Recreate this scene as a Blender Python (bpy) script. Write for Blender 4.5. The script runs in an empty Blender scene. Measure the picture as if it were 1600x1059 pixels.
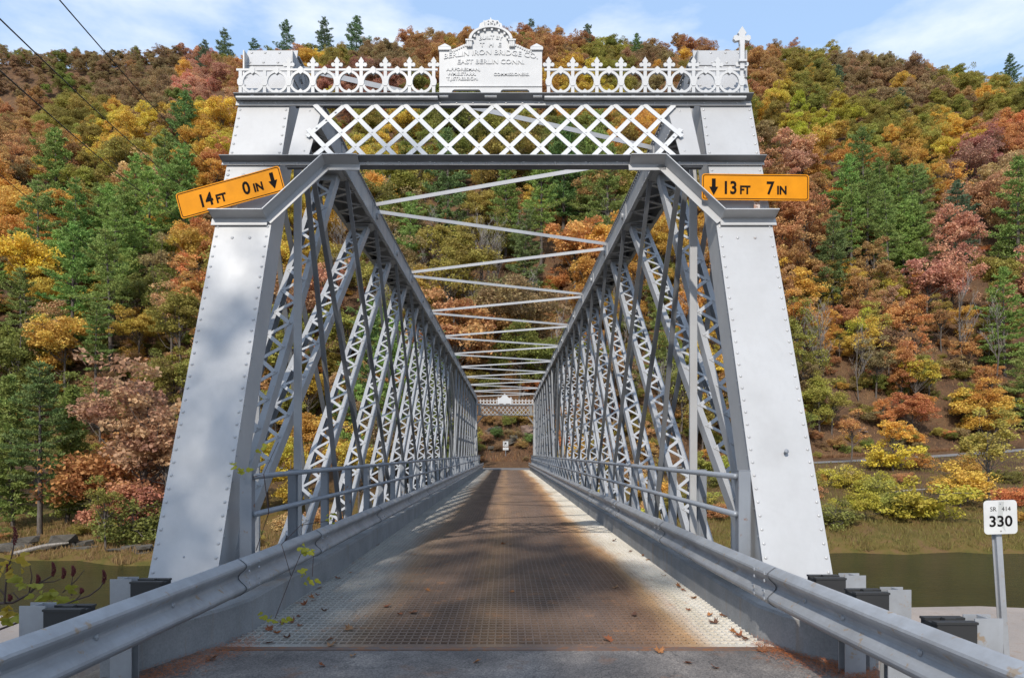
import bpy, math, random
import numpy as np
from mathutils import Vector, Matrix
R = math.radians
random.seed(7); rng = np.random.default_rng(7)
scn = bpy.context.scene
COL = scn.collection

# ------------------------------------------------------------------ camera, sky, sun, exposure
CX, CH, FPX, HZ, VPX = 0.15, 1.6, 1100.0, 707.5, 792.0
cam_d = bpy.data.cameras.new('camera'); cam = bpy.data.objects.new('camera', cam_d); COL.objects.link(cam)
cam.location = (CX, 0, CH); cam.rotation_euler = (R(90), 0, 0)
cam_d.sensor_width = 36; cam_d.lens = FPX / 1600 * 36
cam_d.shift_x = 0.005; cam_d.shift_y = 0.11125
cam_d.clip_start = 0.05; cam_d.clip_end = 3000
scn.camera = cam
SUN = Vector((-0.205, -0.74, 0.64)).normalized()          # towards the sun
sun_d = bpy.data.lights.new('sun', 'SUN'); sun_d.energy = 3.5; sun_d.angle = R(0.9); sun_d.color = (1.0, 0.93, 0.83)
sun_o = bpy.data.objects.new('sun', sun_d); COL.objects.link(sun_o)
sun_o.rotation_euler = SUN.to_track_quat('Z', 'Y').to_euler()
world = bpy.data.worlds.new('World'); scn.world = world; world.use_nodes = True
wn = world.node_tree; wn.nodes.clear()
def N(t, ty, **k):
    n = t.nodes.new(ty)
    for a, b in k.items(): setattr(n, a, b)
    return n
sky = N(wn, 'ShaderNodeTexSky'); sky.sky_type = 'NISHITA'; sky.sun_disc = False
sky.sun_elevation = math.asin(SUN.z); sky.sun_rotation = math.atan2(SUN.x, SUN.y)
sky.air_density = 1.0; sky.dust_density = 0.6; sky.ozone_density = 1.6
bg = N(wn, 'ShaderNodeBackground'); bg.inputs['Strength'].default_value = 0.15
wo = N(wn, 'ShaderNodeOutputWorld')
tc = N(wn, 'ShaderNodeTexCoord')
mp = N(wn, 'ShaderNodeMapping'); mp.inputs['Scale'].default_value = (1.6, 1.6, 4.2); mp.inputs['Location'].default_value = (0.33, 0.1, 0.22)
cn = N(wn, 'ShaderNodeTexNoise'); cn.inputs['Scale'].default_value = 2.3; cn.inputs['Detail'].default_value = 7; cn.inputs['Roughness'].default_value = 0.55
cr = N(wn, 'ShaderNodeValToRGB'); cr.color_ramp.elements[0].position = 0.44; cr.color_ramp.elements[1].position = 0.68
cr.color_ramp.elements[0].color = (0.0, 0.0, 0.0, 1); cr.color_ramp.elements[1].color = (0.9, 0.9, 0.9, 1)
cm = N(wn, 'ShaderNodeMixRGB'); cm.inputs[2].default_value = (5.6, 5.9, 6.4, 1)
hz_ = N(wn, 'ShaderNodeMixRGB'); hz_.inputs[0].default_value = .55; hz_.inputs[2].default_value = (3.2, 4.6, 6.7, 1)   # thin bright haze of a fair autumn sky
L = wn.links.new
L(tc.outputs['Generated'], mp.inputs[0]); L(mp.outputs[0], cn.inputs[0]); L(cn.outputs[0], cr.inputs[0])
L(cr.outputs[0], cm.inputs[0]); L(sky.outputs[0], hz_.inputs[1]); L(hz_.outputs[0], cm.inputs[1]); L(cm.outputs[0], bg.inputs[0]); L(bg.outputs[0], wo.inputs[0])
scn.view_settings.view_transform = 'Standard'; scn.view_settings.look = 'None'
scn.view_settings.exposure = 0.36; scn.view_settings.gamma = 1.0; scn.view_settings.use_curve_mapping = False
scn.render.engine = 'CYCLES'
scn.cycles.max_bounces = 6; scn.cycles.diffuse_bounces = 3; scn.cycles.glossy_bounces = 3; scn.cycles.transmission_bounces = 3
scn.cycles.use_denoising = True

# ------------------------------------------------------------------ helpers
def unproj(px, py, y): return Vector((CX + (px - VPX) * y / FPX, y, CH + (HZ - py) * y / FPX))
def ground_at(px, py, z=0.0):
    y = (CH - z) * FPX / (py - HZ); return Vector((CX + (px - VPX) * y / FPX, y, z))
def V(*a): return Vector(a)

class MB:
    """collects shapes, then links them as ONE mesh object"""
    def __init__(s): s.v = []; s.f = []; s.m = []; s.mi = 0
    def add(s, vs, fs):
        b = len(s.v); s.v += [tuple(p) for p in vs]; s.f += [tuple(b + i for i in f) for f in fs]; s.m += [s.mi] * len(fs)
    def hexa(s, c, a, b, d):
        """box: centre and three half vectors"""
        c, a, b, d = Vector(c), Vector(a), Vector(b), Vector(d)
        if a.cross(b).dot(d) < 0: a = -a
        vs = [c - a - b - d, c + a - b - d, c + a + b - d, c - a + b - d, c - a - b + d, c + a - b + d, c + a + b + d, c - a + b + d]
        s.add(vs, [(0, 3, 2, 1), (4, 5, 6, 7), (0, 1, 5, 4), (1, 2, 6, 5), (2, 3, 7, 6), (3, 0, 4, 7)])
    def box(s, lo, hi):
        lo, hi = Vector(lo), Vector(hi); h = (hi - lo) / 2
        s.hexa((lo + hi) / 2, (h.x, 0, 0), (0, h.y, 0), (0, 0, h.z))
    def bar(s, p, q, w, t, n):
        """flat bar p to q, w across, t thick along n"""
        p, q, n = Vector(p), Vector(q), Vector(n); e = (q - p); l = e.length; e = e / l
        n = (n - e * n.dot(e)).normalized(); sd = e.cross(n)
        s.hexa((p + q) / 2, e * l / 2, sd * w / 2, n * t / 2)
    def tube(s, pts, r, seg=8, cap=True):
        pts = [Vector(p) for p in pts]; rs = r if isinstance(r, (list, tuple)) else [r] * len(pts)
        vs = []; n = len(pts)
        for i, p in enumerate(pts):
            d = (pts[min(i + 1, n - 1)] - pts[max(i - 1, 0)]).normalized()
            u = d.cross(V(0, 0, 1) if abs(d.z) < .95 else V(1, 0, 0)).normalized(); w = d.cross(u)
            for k in range(seg):
                a = 2 * math.pi * k / seg; vs.append(p + (u * math.cos(a) + w * math.sin(a)) * rs[i])
        fs = [(i * seg + k, i * seg + (k + 1) % seg, (i + 1) * seg + (k + 1) % seg, (i + 1) * seg + k) for i in range(n - 1) for k in range(seg)]
        if cap: fs += [tuple(range(seg))[::-1], tuple((n - 1) * seg + k for k in range(seg))]
        s.add(vs, fs)
    def dome(s, c, n, r, h, seg=7):
        c, n = Vector(c), Vector(n).normalized(); u = n.cross(V(1, 0, 0) if abs(n.x) < .9 else V(0, 1, 0)).normalized(); w = n.cross(u)
        vs = []
        for rr, hh in ((1, 0), (.8, .62)):
            for k in range(seg):
                a = 2 * math.pi * k / seg; vs.append(c + (u * math.cos(a) + w * math.sin(a)) * r * rr + n * h * hh)
        vs.append(c + n * h)
        fs = [(k, (k + 1) % seg, seg + (k + 1) % seg, seg + k) for k in range(seg)] + [(seg + k, seg + (k + 1) % seg, 2 * seg) for k in range(seg)]
        s.add(vs, fs)
    def prism(s, poly, o, ux, uy, un, d):
        """polygon (u,v) list extruded from 0 to d along un"""
        o, ux, uy, un = Vector(o), Vector(ux), Vector(uy), Vector(un)
        ar = sum(poly[i][0] * poly[(i + 1) % len(poly)][1] - poly[(i + 1) % len(poly)][0] * poly[i][1] for i in range(len(poly)))
        if (ar > 0) != (ux.cross(uy).dot(un) > 0): poly = poly[::-1]
        n = len(poly); a = [o + ux * u + uy * v for u, v in poly]; b = [p + un * d for p in a]
        s.add(a + b, [tuple(range(n))[::-1], tuple(range(n, 2 * n))] + [(i, (i + 1) % n, n + (i + 1) % n, n + i) for i in range(n)])
    def sweep(s, path, prof, closed=False):
        """profile (side,up) swept along a path in plan; side is to the right of travel"""
        path = [Vector(p) for p in path]; n = len(path); k = len(prof); vs = []
        for i, p in enumerate(path):
            d = path[min(i + 1, n - 1)] - path[max(i - 1, 0)]; d.z = 0; d.normalize(); r = V(d.y, -d.x, 0)
            vs += [p + r * a + V(0, 0, b) for a, b in prof]
        kk = k if closed else k - 1
        fs = [(i * k + j, (i + 1) * k + j, (i + 1) * k + (j + 1) % k, i * k + (j + 1) % k) for i in range(n - 1) for j in range(kk)]
        if closed and k > 12: fs += [(e + j, e + j + 1, e + k - 2 - j, e + k - 1 - j) for e in (0, (n - 1) * k) for j in range(k // 2 - 1)]   # thin strip: close it with quads
        elif closed: fs += [tuple(range(k)), tuple((n - 1) * k + j for j in range(k))[::-1]]
        s.add(vs, fs)
    def build(s, name, mats, parent=None, mirror=None, smooth=False, label=None, world=True):
        vs = s.v; fs = s.f
        if mirror is not None: vs = [(x, mirror - y, z) for x, y, z in vs]; fs = [f[::-1] for f in fs]
        me = bpy.data.meshes.new(name); me.from_pydata(vs, [], fs); me.update()
        for m in (mats if isinstance(mats, (list, tuple)) else [mats]): me.materials.append(m)
        if any(s.m): me.polygons.foreach_set('material_index', s.m)
        if smooth: me.polygons.foreach_set('use_smooth', [True] * len(fs))
        return link(name, me, parent, world, label)
def wloc(o):
    l = Vector(o.location)
    return l + wloc(o.parent) if o.parent else l
def link(name, me, parent=None, world=True, label=None):
    o = bpy.data.objects.new(name, me); COL.objects.link(o)
    if parent:
        o.parent = parent
        if world: o.location = -wloc(parent)
    if label: o['label'] = label
    return o
def tag(o, label, cat, group=None, kind=None):
    if label: o['label'] = label
    if cat: o['category'] = cat
    if group: o['group'] = group
    if kind: o['kind'] = kind
    return o
def thing(name, label, cat, loc=(0, 0, 0), group=None):
    o = bpy.data.objects.new(name, None); COL.objects.link(o); o.location = loc; o.empty_display_size = .2
    return tag(o, label, cat, group)
def struct(o, kind='structure'): o['kind'] = kind; return o
def text_mesh(s, size, align='CENTER', extrude=0.002, offset=0.0):
    c = bpy.data.curves.new('lettering', 'FONT'); c.body = s; c.size = size; c.align_x = align; c.extrude = extrude; c.offset = offset; c.resolution_u = 3
    o = bpy.data.objects.new('lettering', c); COL.objects.link(o)
    dg = bpy.context.evaluated_depsgraph_get(); dg.update()
    me = bpy.data.meshes.new_from_object(o.evaluated_get(dg)); bpy.data.objects.remove(o); bpy.data.curves.remove(c)
    return me
def lettering(s, size, o, ux, uy, m, parent, align='CENTER', extrude=.002, sx=1.0, bend=0.0, offset=0.0, name='lettering', mirror=None):
    me = text_mesh(s, size, align, extrude, offset); o, ux, uy = Vector(o), Vector(ux), Vector(uy); un = ux.cross(uy)
    for v in me.vertices:
        x, y, z = v.co; x *= sx; p = o + ux * x + uy * (y - bend * x * x) + un * z
        if mirror is not None: p.y = mirror - p.y
        v.co = p
    if mirror is not None: me.flip_normals()
    me.materials.clear(); me.materials.append(m); me.update()
    return link(name, me, parent)

# ------------------------------------------------------------------ materials
def new_mat(name):
    m = bpy.data.materials.new(name); m.use_nodes = True; t = m.node_tree
    b = t.nodes['Principled BSDF']; return m, t, b
def ramp(t, fac, stops, interp='LINEAR'):
    r = N(t, 'ShaderNodeValToRGB'); r.color_ramp.interpolation = interp
    while len(r.color_ramp.elements) < len(stops): r.color_ramp.elements.new(.5)
    for e, (p, c) in zip(r.color_ramp.elements, stops): e.position = p; e.color = c if len(c) == 4 else (*c, 1)
    t.links.new(fac, r.inputs[0]); return r.outputs[0]
def noise(t, vec, sc, det=4, rough=.55, scale3=None, dist=0):
    if scale3:
        mpn = N(t, 'ShaderNodeMapping'); mpn.inputs['Scale'].default_value = scale3; t.links.new(vec, mpn.inputs[0]); vec = mpn.outputs[0]
    n = N(t, 'ShaderNodeTexNoise'); n.inputs['Scale'].default_value = sc; n.inputs['Detail'].default_value = det
    n.inputs['Roughness'].default_value = rough; n.inputs['Distortion'].default_value = dist; t.links.new(vec, n.inputs['Vector']); return n.outputs[0]
def mix(t, fac, a, b, mode='MIX'):
    n = N(t, 'ShaderNodeMixRGB'); n.blend_type = mode
    for i, x in ((0, fac), (1, a), (2, b)):
        if hasattr(x, 'is_linked') or hasattr(x, 'links'): t.links.new(x, n.inputs[i])
        else: n.inputs[i].default_value = x if i == 0 else (*x, 1) if len(x) == 3 else x
    return n.outputs[0]
def mth(t, op, a, b=None, clamp=False):
    n = N(t, 'ShaderNodeMath'); n.operation = op; n.use_clamp = clamp
    for i, x in ((0, a), (1, b)):
        if x is None: continue
        if hasattr(x, 'links'): t.links.new(x, n.inputs[i])
        else: n.inputs[i].default_value = x
    return n.outputs[0]
def bump(t, b, h, strength=.3, dist=.01):
    n = N(t, 'ShaderNodeBump'); n.inputs['Strength'].default_value = strength; n.inputs['Distance'].default_value = dist
    t.links.new(h, n.inputs['Height']); t.links.new(n.outputs[0], b.inputs['Normal'])
def pos(t): return N(t, 'ShaderNodeNewGeometry').outputs['Position']
def weathered(name, base, dirt, rust=(.20, .085, .035), rough=.5, metal=0.0, rust_at=.70, dirt_sc=1.6, spec=.5, bumpd=.002):
    m, t, b = new_mat(name); p = pos(t)
    d = noise(t, p, dirt_sc, 5, .6); c = ramp(t, d, [(.32, base), (.72, dirt)])
    st = noise(t, p, 2.2, 4, .6, (9, 9, .8)); c = mix(t, ramp(t, st, [(.5, (0, 0, 0)), (.8, (.35, .35, .35))]), c, dirt)
    r = noise(t, p, 9, 6, .7); rf = ramp(t, r, [(rust_at, (0, 0, 0)), (rust_at + .06, (.8, .8, .8))])
    c = mix(t, rf, c, rust); t.links.new(c, b.inputs['Base Color'])
    rr = ramp(t, d, [(.3, (rough - .08,) * 3), (.8, (rough + .15,) * 3)]); t.links.new(rr, b.inputs['Roughness'])
    b.inputs['Metallic'].default_value = metal; b.inputs['Specular IOR Level'].default_value = spec
    bump(t, b, noise(t, p, 40, 3), .25, bumpd); return m
M_paint = weathered('bridge_paint', (.42, .423, .428), (.335, .338, .345), rough=.45, metal=.15, rust_at=.70)
M_paint2 = weathered('truss_paint', (.37, .376, .386), (.27, .275, .284), rough=.48, metal=.15, rust_at=.66)
M_crest = weathered('cresting_paint', (.52, .525, .53), (.44, .45, .46), rough=.5, rust_at=.74)
M_galv = weathered('galvanised_steel', (.39, .41, .44), (.27, .275, .285), rust=(.33, .24, .15), rough=.42, metal=.35, rust_at=.60, dirt_sc=3.5)
M_tie_shade = weathered('tie_shade_steel', (.17, .178, .19), (.12, .125, .132), rough=.55, metal=.1, rust_at=.68)  # dark weathered tie steel; on the portal flanges it paints underside shade
M_pipe = weathered('railing_steel', (.26, .28, .31), (.19, .205, .23), rough=.5, metal=.3, rust_at=.62)
M_black = weathered('black_block', (.018, .018, .019), (.028, .028, .028), rough=.6, rust_at=.9)
M_rubber = weathered('bridge_shoe', (.10, .10, .11), (.07, .07, .07), rough=.7, rust_at=.6)
def concrete(name, a, b_, sc=2.0):
    m, t, b = new_mat(name); p = pos(t); n1 = noise(t, p, sc, 6, .6); n2 = noise(t, p, 60, 3)
    c = ramp(t, n1, [(.3, a), (.7, b_)]); c = mix(t, .25, c, ramp(t, n2, [(.3, (.2, .2, .2)), (.7, (.7, .68, .64))]), 'OVERLAY')
    st = noise(t, p, 1.5, 4, .6, (6, 6, .6)); c = mix(t, ramp(t, st, [(.56, (0, 0, 0)), (.75, (.5, .5, .5))]), c, (.23, .15, .09))
    t.links.new(c, b.inputs['Base Color']); b.inputs['Roughness'].default_value = .85; bump(t, b, n2, .4, .006); return m
M_conc = concrete('kerb_concrete', (.27, .275, .28), (.18, .185, .19))
M_slab = concrete('abutment_concrete', (.36, .30, .26), (.25, .22, .20), .6)
def plain(name, c, rough=.5, metal=0):
    m, t, b = new_mat(name); p = pos(t); n = noise(t, p, 6, 4)
    t.links.new(ramp(t, n, [(.3, tuple(x * .88 for x in c)), (.7, tuple(min(1, x * 1.06) for x in c))]), b.inputs['Base Color'])
    b.inputs['Roughness'].default_value = rough; b.inputs['Metallic'].default_value = metal; return m
M_yel = plain('sign_yellow', (.60, .225, .003), .6); M_yel.node_tree.nodes['Principled BSDF'].inputs['Specular IOR Level'].default_value = .15; M_blk = plain('sign_black', (.008, .007, .007), .9); M_blk.node_tree.nodes['Principled BSDF'].inputs['Specular IOR Level'].default_value = .1
M_wht = plain('sign_white', (.55, .555, .55), .5); M_dark = plain('dark_steel', (.09, .095, .105), .6)
M_wire = plain('wire_black', (.012, .012, .014), .6)

# deck: wheel-worn filled steel grid
def deck_mat(name, fill):
    m, t, b = new_mat(name); p = pos(t); sx = N(t, 'ShaderNodeSeparateXYZ'); t.links.new(p, sx.inputs[0])
    wob = noise(t, p, .8, 4, .6, (1, .22, 1)); x = mth(t, 'ADD', sx.outputs[0], mth(t, 'MULTIPLY', mth(t, 'SUBTRACT', wob, .5), .9))
    u = mth(t, 'ADD', mth(t, 'DIVIDE', x, 4.6), .5, True)
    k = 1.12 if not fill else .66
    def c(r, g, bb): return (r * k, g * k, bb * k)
    col = ramp(t, u, [(.04, c(.36, .36, .34)), (.15, c(.30, .295, .275)), (.24, c(.205, .15, .105)), (.31, c(.152, .106, .078)), (.42, c(.142, .098, .073)), (.50, c(.235, .155, .095)),
                      (.57, c(.155, .108, .08)), (.72, c(.132, .094, .074)), (.81, c(.18, .11, .07)), (.865, c(.38, .25, .14)), (.91, c(.52, .48, .41)), (.97, c(.56, .54, .49))])
    n2 = noise(t, p, 1.3, 6, .65, (1, .35, 1)); col = mix(t, .55, col, ramp(t, n2, [(.3, (.25, .25, .25)), (.7, (.72, .68, .66))]), 'OVERLAY')
    n3 = noise(t, p, 3.5, 5, .7); col = mix(t, ramp(t, n3, [(.58, (0, 0, 0)), (.72, (.55, .55, .55))]), col, c(.36, .17, .07))
    n4 = noise(t, p, 70, 2); col = mix(t, .3, col, ramp(t, n4, [(.3, (.2, .2, .2)), (.7, (.8, .8, .8))]), 'OVERLAY')
    t.links.new(col, b.inputs['Base Color']); b.inputs['Roughness'].default_value = .8 if fill else .55
    b.inputs['Metallic'].default_value = 0 if fill else .15; bump(t, b, n4, .5, .006); return m
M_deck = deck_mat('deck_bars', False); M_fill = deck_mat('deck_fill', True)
def asphalt_mat(name):
    m, t, b = new_mat(name); p = pos(t); n1 = noise(t, p, 1.5, 6, .6); n2 = noise(t, p, 140, 2, .5)
    c = ramp(t, n1, [(.3, (.088, .079, .075)), (.52, (.15, .134, .124)), (.72, (.25, .22, .195))])
    v = N(t, 'ShaderNodeTexVoronoi'); v.inputs['Scale'].default_value = 95; t.links.new(p, v.inputs['Vector'])
    c = mix(t, .5, c, ramp(t, v.outputs['Color'], [(.1, (.12, .12, .12)), (.5, (.48, .48, .48)), (.95, (.98, .96, .92))]), 'OVERLAY')
    ck = mth(t, 'ABSOLUTE', mth(t, 'SUBTRACT', noise(t, p, .9, 7, .7, dist=.6), .5)); c = mix(t, ramp(t, ck, [(.0, (.85, .85, .85)), (.006, (0, 0, 0))]), c, (.035, .033, .033))
    n5 = noise(t, p, 2.6, 5, .6); c = mix(t, ramp(t, n5, [(.6, (0, 0, 0)), (.72, (.5, .5, .5))]), c, (.22, .10, .045))
    t.links.new(c, b.inputs['Base Color']); b.inputs['Roughness'].default_value = .85; bump(t, b, v.outputs['Distance'], .6, .008); return m
M_asph = asphalt_mat('asphalt')
# ------------------------------------------------------------------ terrain
RIDGE_PX = np.array([-300, -60, 0, 100, 200, 260, 300, 350, 450, 600, 750, 900, 1000, 1100, 1200, 1300, 1400, 1500, 1600, 2000.])
RIDGE_Y = np.array([215, 205, 205, 212, 205, 170, 146, 133, 118, 97, 86, 90, 98, 103, 108, 120, 134, 148, 178, 230.])
RIDGE_D = 300.0
_rx = CX + (RIDGE_PX - VPX) * RIDGE_D / FPX; _rh = (HZ - RIDGE_Y) / FPX * RIDGE_D + CH
def wav(x, y, s, a): return a * (np.sin(x / s + 1.3) * np.cos(y / (s * 1.17) + .4) + .5 * np.sin(x / (s * .43) + y / (s * .5)))
def sst(a, b, x): t = np.clip((x - a) / (b - a), 0, 1); return t * t * (3 - 2 * t)
def bank_y(x): return 45.5 + np.interp(x, [-60, -31, -20, -12, 0, 20, 60], [1.5, -1.5, -4.5, -3.5, -1, .6, 2.0]) + .5 * np.sin(x * .9) + .3 * np.sin(x * 2.3)
def zroad(x): return np.where(x > 5, .00055 * (np.clip(x, 5, 90) - 5) ** 2, 0.0)
ROAD_Y0, ROAD_Y1 = 66.5, 73.5
def road_c(x): return 70.0 + np.where(x > 4, np.clip(x - 4, 0, 60) * .30, 0) + np.where(x < -4, (-4 - np.clip(x, -60, -4)) * .12, 0)
def zt(x, y):
    x = np.asarray(x, float); y = np.asarray(y, float)
    yb = bank_y(x); rc = road_c(x); zr = zroad(x)
    t1 = (y - yb) / np.maximum(rc - 3.6 - yb, 1)
    lip = np.where(x < -6, .10, .16)
    zb = -5 + np.clip((y - yb) * .35, -3, .55) + (zr + 5 - .55) * np.clip(t1, 0, 1) ** np.where(x < -6, 1.6, 1.05)
    zb = zb + .16 * np.sin(x * 1.1 + y * .7) * sst(0, .25, t1) * (1 - sst(.8, 1, t1)) + .1 * np.sin(x * 2.7) * sst(0, .2, t1) * (1 - sst(.75, 1, t1))
    hr = np.interp(x, _rx, _rh); y0 = rc + 4.2
    t = (y - y0) / (RIDGE_D - y0); tt = np.clip(t, 0, 1.0)
    g = tt * (1.13 - .13 * tt)
    z = hr * g * sst(-.02, .04, t) + zr * (1 - tt) - np.clip(t - 1, 0, 9) * 60
    am = sst(0.02, .15, t)
    z = z + (wav(x, y, 19, 1.7) + wav(x + 31, y, 8.3, .55)) * am + wav(x, y, 3.1, .22) * sst(0, .04, t)
    far = (283 + wav(x, y, 60, 5)) * sst(330, 520, y) * (1 - sst(-60, 140, x)) - np.clip(y - 540, 0, 999) * .2
    z = np.where(y > 330, np.maximum(z, far), z)
    return np.where(t > 0, np.maximum(z, np.where(t < .1, zr - .1, -50)), np.minimum(zb, zr))
def zt1(x, y): return float(zt(np.array([x]), np.array([y]))[0])
def grid_mesh(name, xs, ys, fn, m, smooth=True):
    X, Y = np.meshgrid(xs, ys); Z = fn(X, Y); nx = len(xs); ny = len(ys)
    vs = np.stack([X, Y, Z], -1).reshape(-1, 3); i = np.arange(nx * ny).reshape(ny, nx)
    fs = np.stack([i[:-1, :-1], i[:-1, 1:], i[1:, 1:], i[1:, :-1]], -1).reshape(-1, 4)
    me = bpy.data.meshes.new(name); me.from_pydata(vs.tolist(), [], fs.tolist()); me.update(); me.materials.append(m)
    if smooth: me.polygons.foreach_set('use_smooth', [True] * len(fs))
    return link(name, me)
def forest_floor():
    m, t, b = new_mat('leaf_litter'); p = pos(t); n1 = noise(t, p, .25, 6, .65); n2 = noise(t, p, 3.5, 5, .7); n3 = noise(t, p, 14, 3, .6)
    c = ramp(t, n1, [(.3, (.075, .048, .032)), (.5, (.125, .075, .045)), (.68, (.17, .105, .055)), (.8, (.10, .08, .04))])
    c = mix(t, .6, c, ramp(t, n2, [(.3, (.2, .2, .2)), (.7, (.75, .72, .68))]), 'OVERLAY')
    c = mix(t, .5, c, ramp(t, n3, [(.3, (.25, .25, .25)), (.7, (.8, .75, .7))]), 'OVERLAY')
    # mossy, grassy riverside below the road
    sx = N(t, 'ShaderNodeSeparateXYZ'); t.links.new(p, sx.inputs[0])
    low = ramp(t, mth(t, 'ADD', mth(t, 'MULTIPLY', sx.outputs[1], .01), mth(t, 'MULTIPLY', n1, .12)), [(.60, (1, 1, 1)), (.72, (0, 0, 0))])
    gcol = ramp(t, noise(t, p, .9, 5, .7), [(.3, (.10, .095, .022)), (.5, (.16, .115, .035)), (.62, (.19, .115, .05)), (.78, (.085, .055, .03))])
    c = mix(t, low, c, gcol)
    t.links.new(c, b.inputs['Base Color']); b.inputs['Roughness'].default_value = .95; b.inputs['Specular IOR Level'].default_value = .15
    bump(t, b, n3, .8, .25); return m
M_floor = forest_floor()
hx = np.concatenate([np.linspace(-420, -110, 60), np.linspace(-105, 105, 150), np.linspace(110, 330, 50)])
hy = np.concatenate([np.linspace(38, 100, 110), np.linspace(102, 320, 110), np.linspace(326, 600, 45)])
hill = struct(grid_mesh('hillside', hx, hy, zt, M_floor))
def near_fn(X, Y):
    ax = np.abs(X); z = np.where(ax < 2.9, -.03, -.03 - .75 * sst(2.9, 3.7, ax)) - .25 * sst(6, 14, ax)
    z = z + .03 * np.sin(X * 3.1 + Y * 2) * sst(3, 4, ax)
    z = z - sst(6.0, 6.15, Y) * (ax < 3.0) * .5
    z = z - sst(9.3, 11.0, Y) * 6 - 1.2 * sst(7.5, 9.3, Y) * (ax > 3.7)
    return z
def bank_mat():
    m, t, b = new_mat('near_bank_soil'); p = pos(t); n1 = noise(t, p, 2, 6, .65); n2 = noise(t, p, 40, 4, .7)
    c = ramp(t, n1, [(.3, (.10, .075, .055)), (.55, (.20, .16, .12)), (.75, (.30, .25, .20))]); c = mix(t, .6, c, ramp(t, n2, [(.3, (.2, .2, .2)), (.7, (.8, .78, .75))]), 'OVERLAY')
    t.links.new(c, b.inputs['Base Color']); b.inputs['Roughness'].default_value = .95; bump(t, b, n2, .7, .02); return m
bank = struct(grid_mesh('near_bank', np.concatenate([np.linspace(-60, -5, 40), np.linspace(-4.8, 4.8, 60), np.linspace(5, 60, 40)]), np.concatenate([np.linspace(-40, 3, 25), np.linspace(3.2, 12.5, 60)]), near_fn, bank_mat()))
def water_mat():
    m, t, b = new_mat('river_water'); p = pos(t); n1 = noise(t, p, .12, 3, .5)
    t.links.new(ramp(t, n1, [(.35, (.021, .0225, .007)), (.65, (.030, .032, .010))]), b.inputs['Base Color'])
    b.inputs['Roughness'].default_value = .08; b.inputs['IOR'].default_value = 1.33; b.inputs['Specular IOR Level'].default_value = .18
    h = mth(t, 'ADD', noise(t, p, 1.1, 4, .6, (1, 2.2, 1)), mth(t, 'MULTIPLY', noise(t, p, 5, 3, .6, (1, 2.5, 1)), .35)); bump(t, b, h, .8, .35); return m
wb = MB(); wb.add([(-400, 8, -5), (400, 8, -5), (400, 60, -5), (-400, 60, -5)], [(0, 1, 2, 3)]); struct(wb.build('river', water_mat()))
# roads
rb = MB(); rb.box((-2.75, -25, -.3), (2.9, 5.80, -.004)); struct(rb.build('road', M_asph))
xs = np.linspace(-24, 75, 70); fr = MB(); vs = []
for x in xs:
    c = float(road_c(x)); z = float(zroad(x)) + .05
    w0 = 3.2
    vs += [(x, c - w0, z), (x, c + w0, z)]
fr.add(vs, [(2 * i, 2 * i + 2, 2 * i + 3, 2 * i + 1) for i in range(len(xs) - 1)])
fr.box((-2.35, 66.0, -.3), (2.35, 66.7, .045))
M_road2 = plain('far_asphalt', (.19, .18, .175), .9); struct(fr.build('far_road', M_road2))
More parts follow.
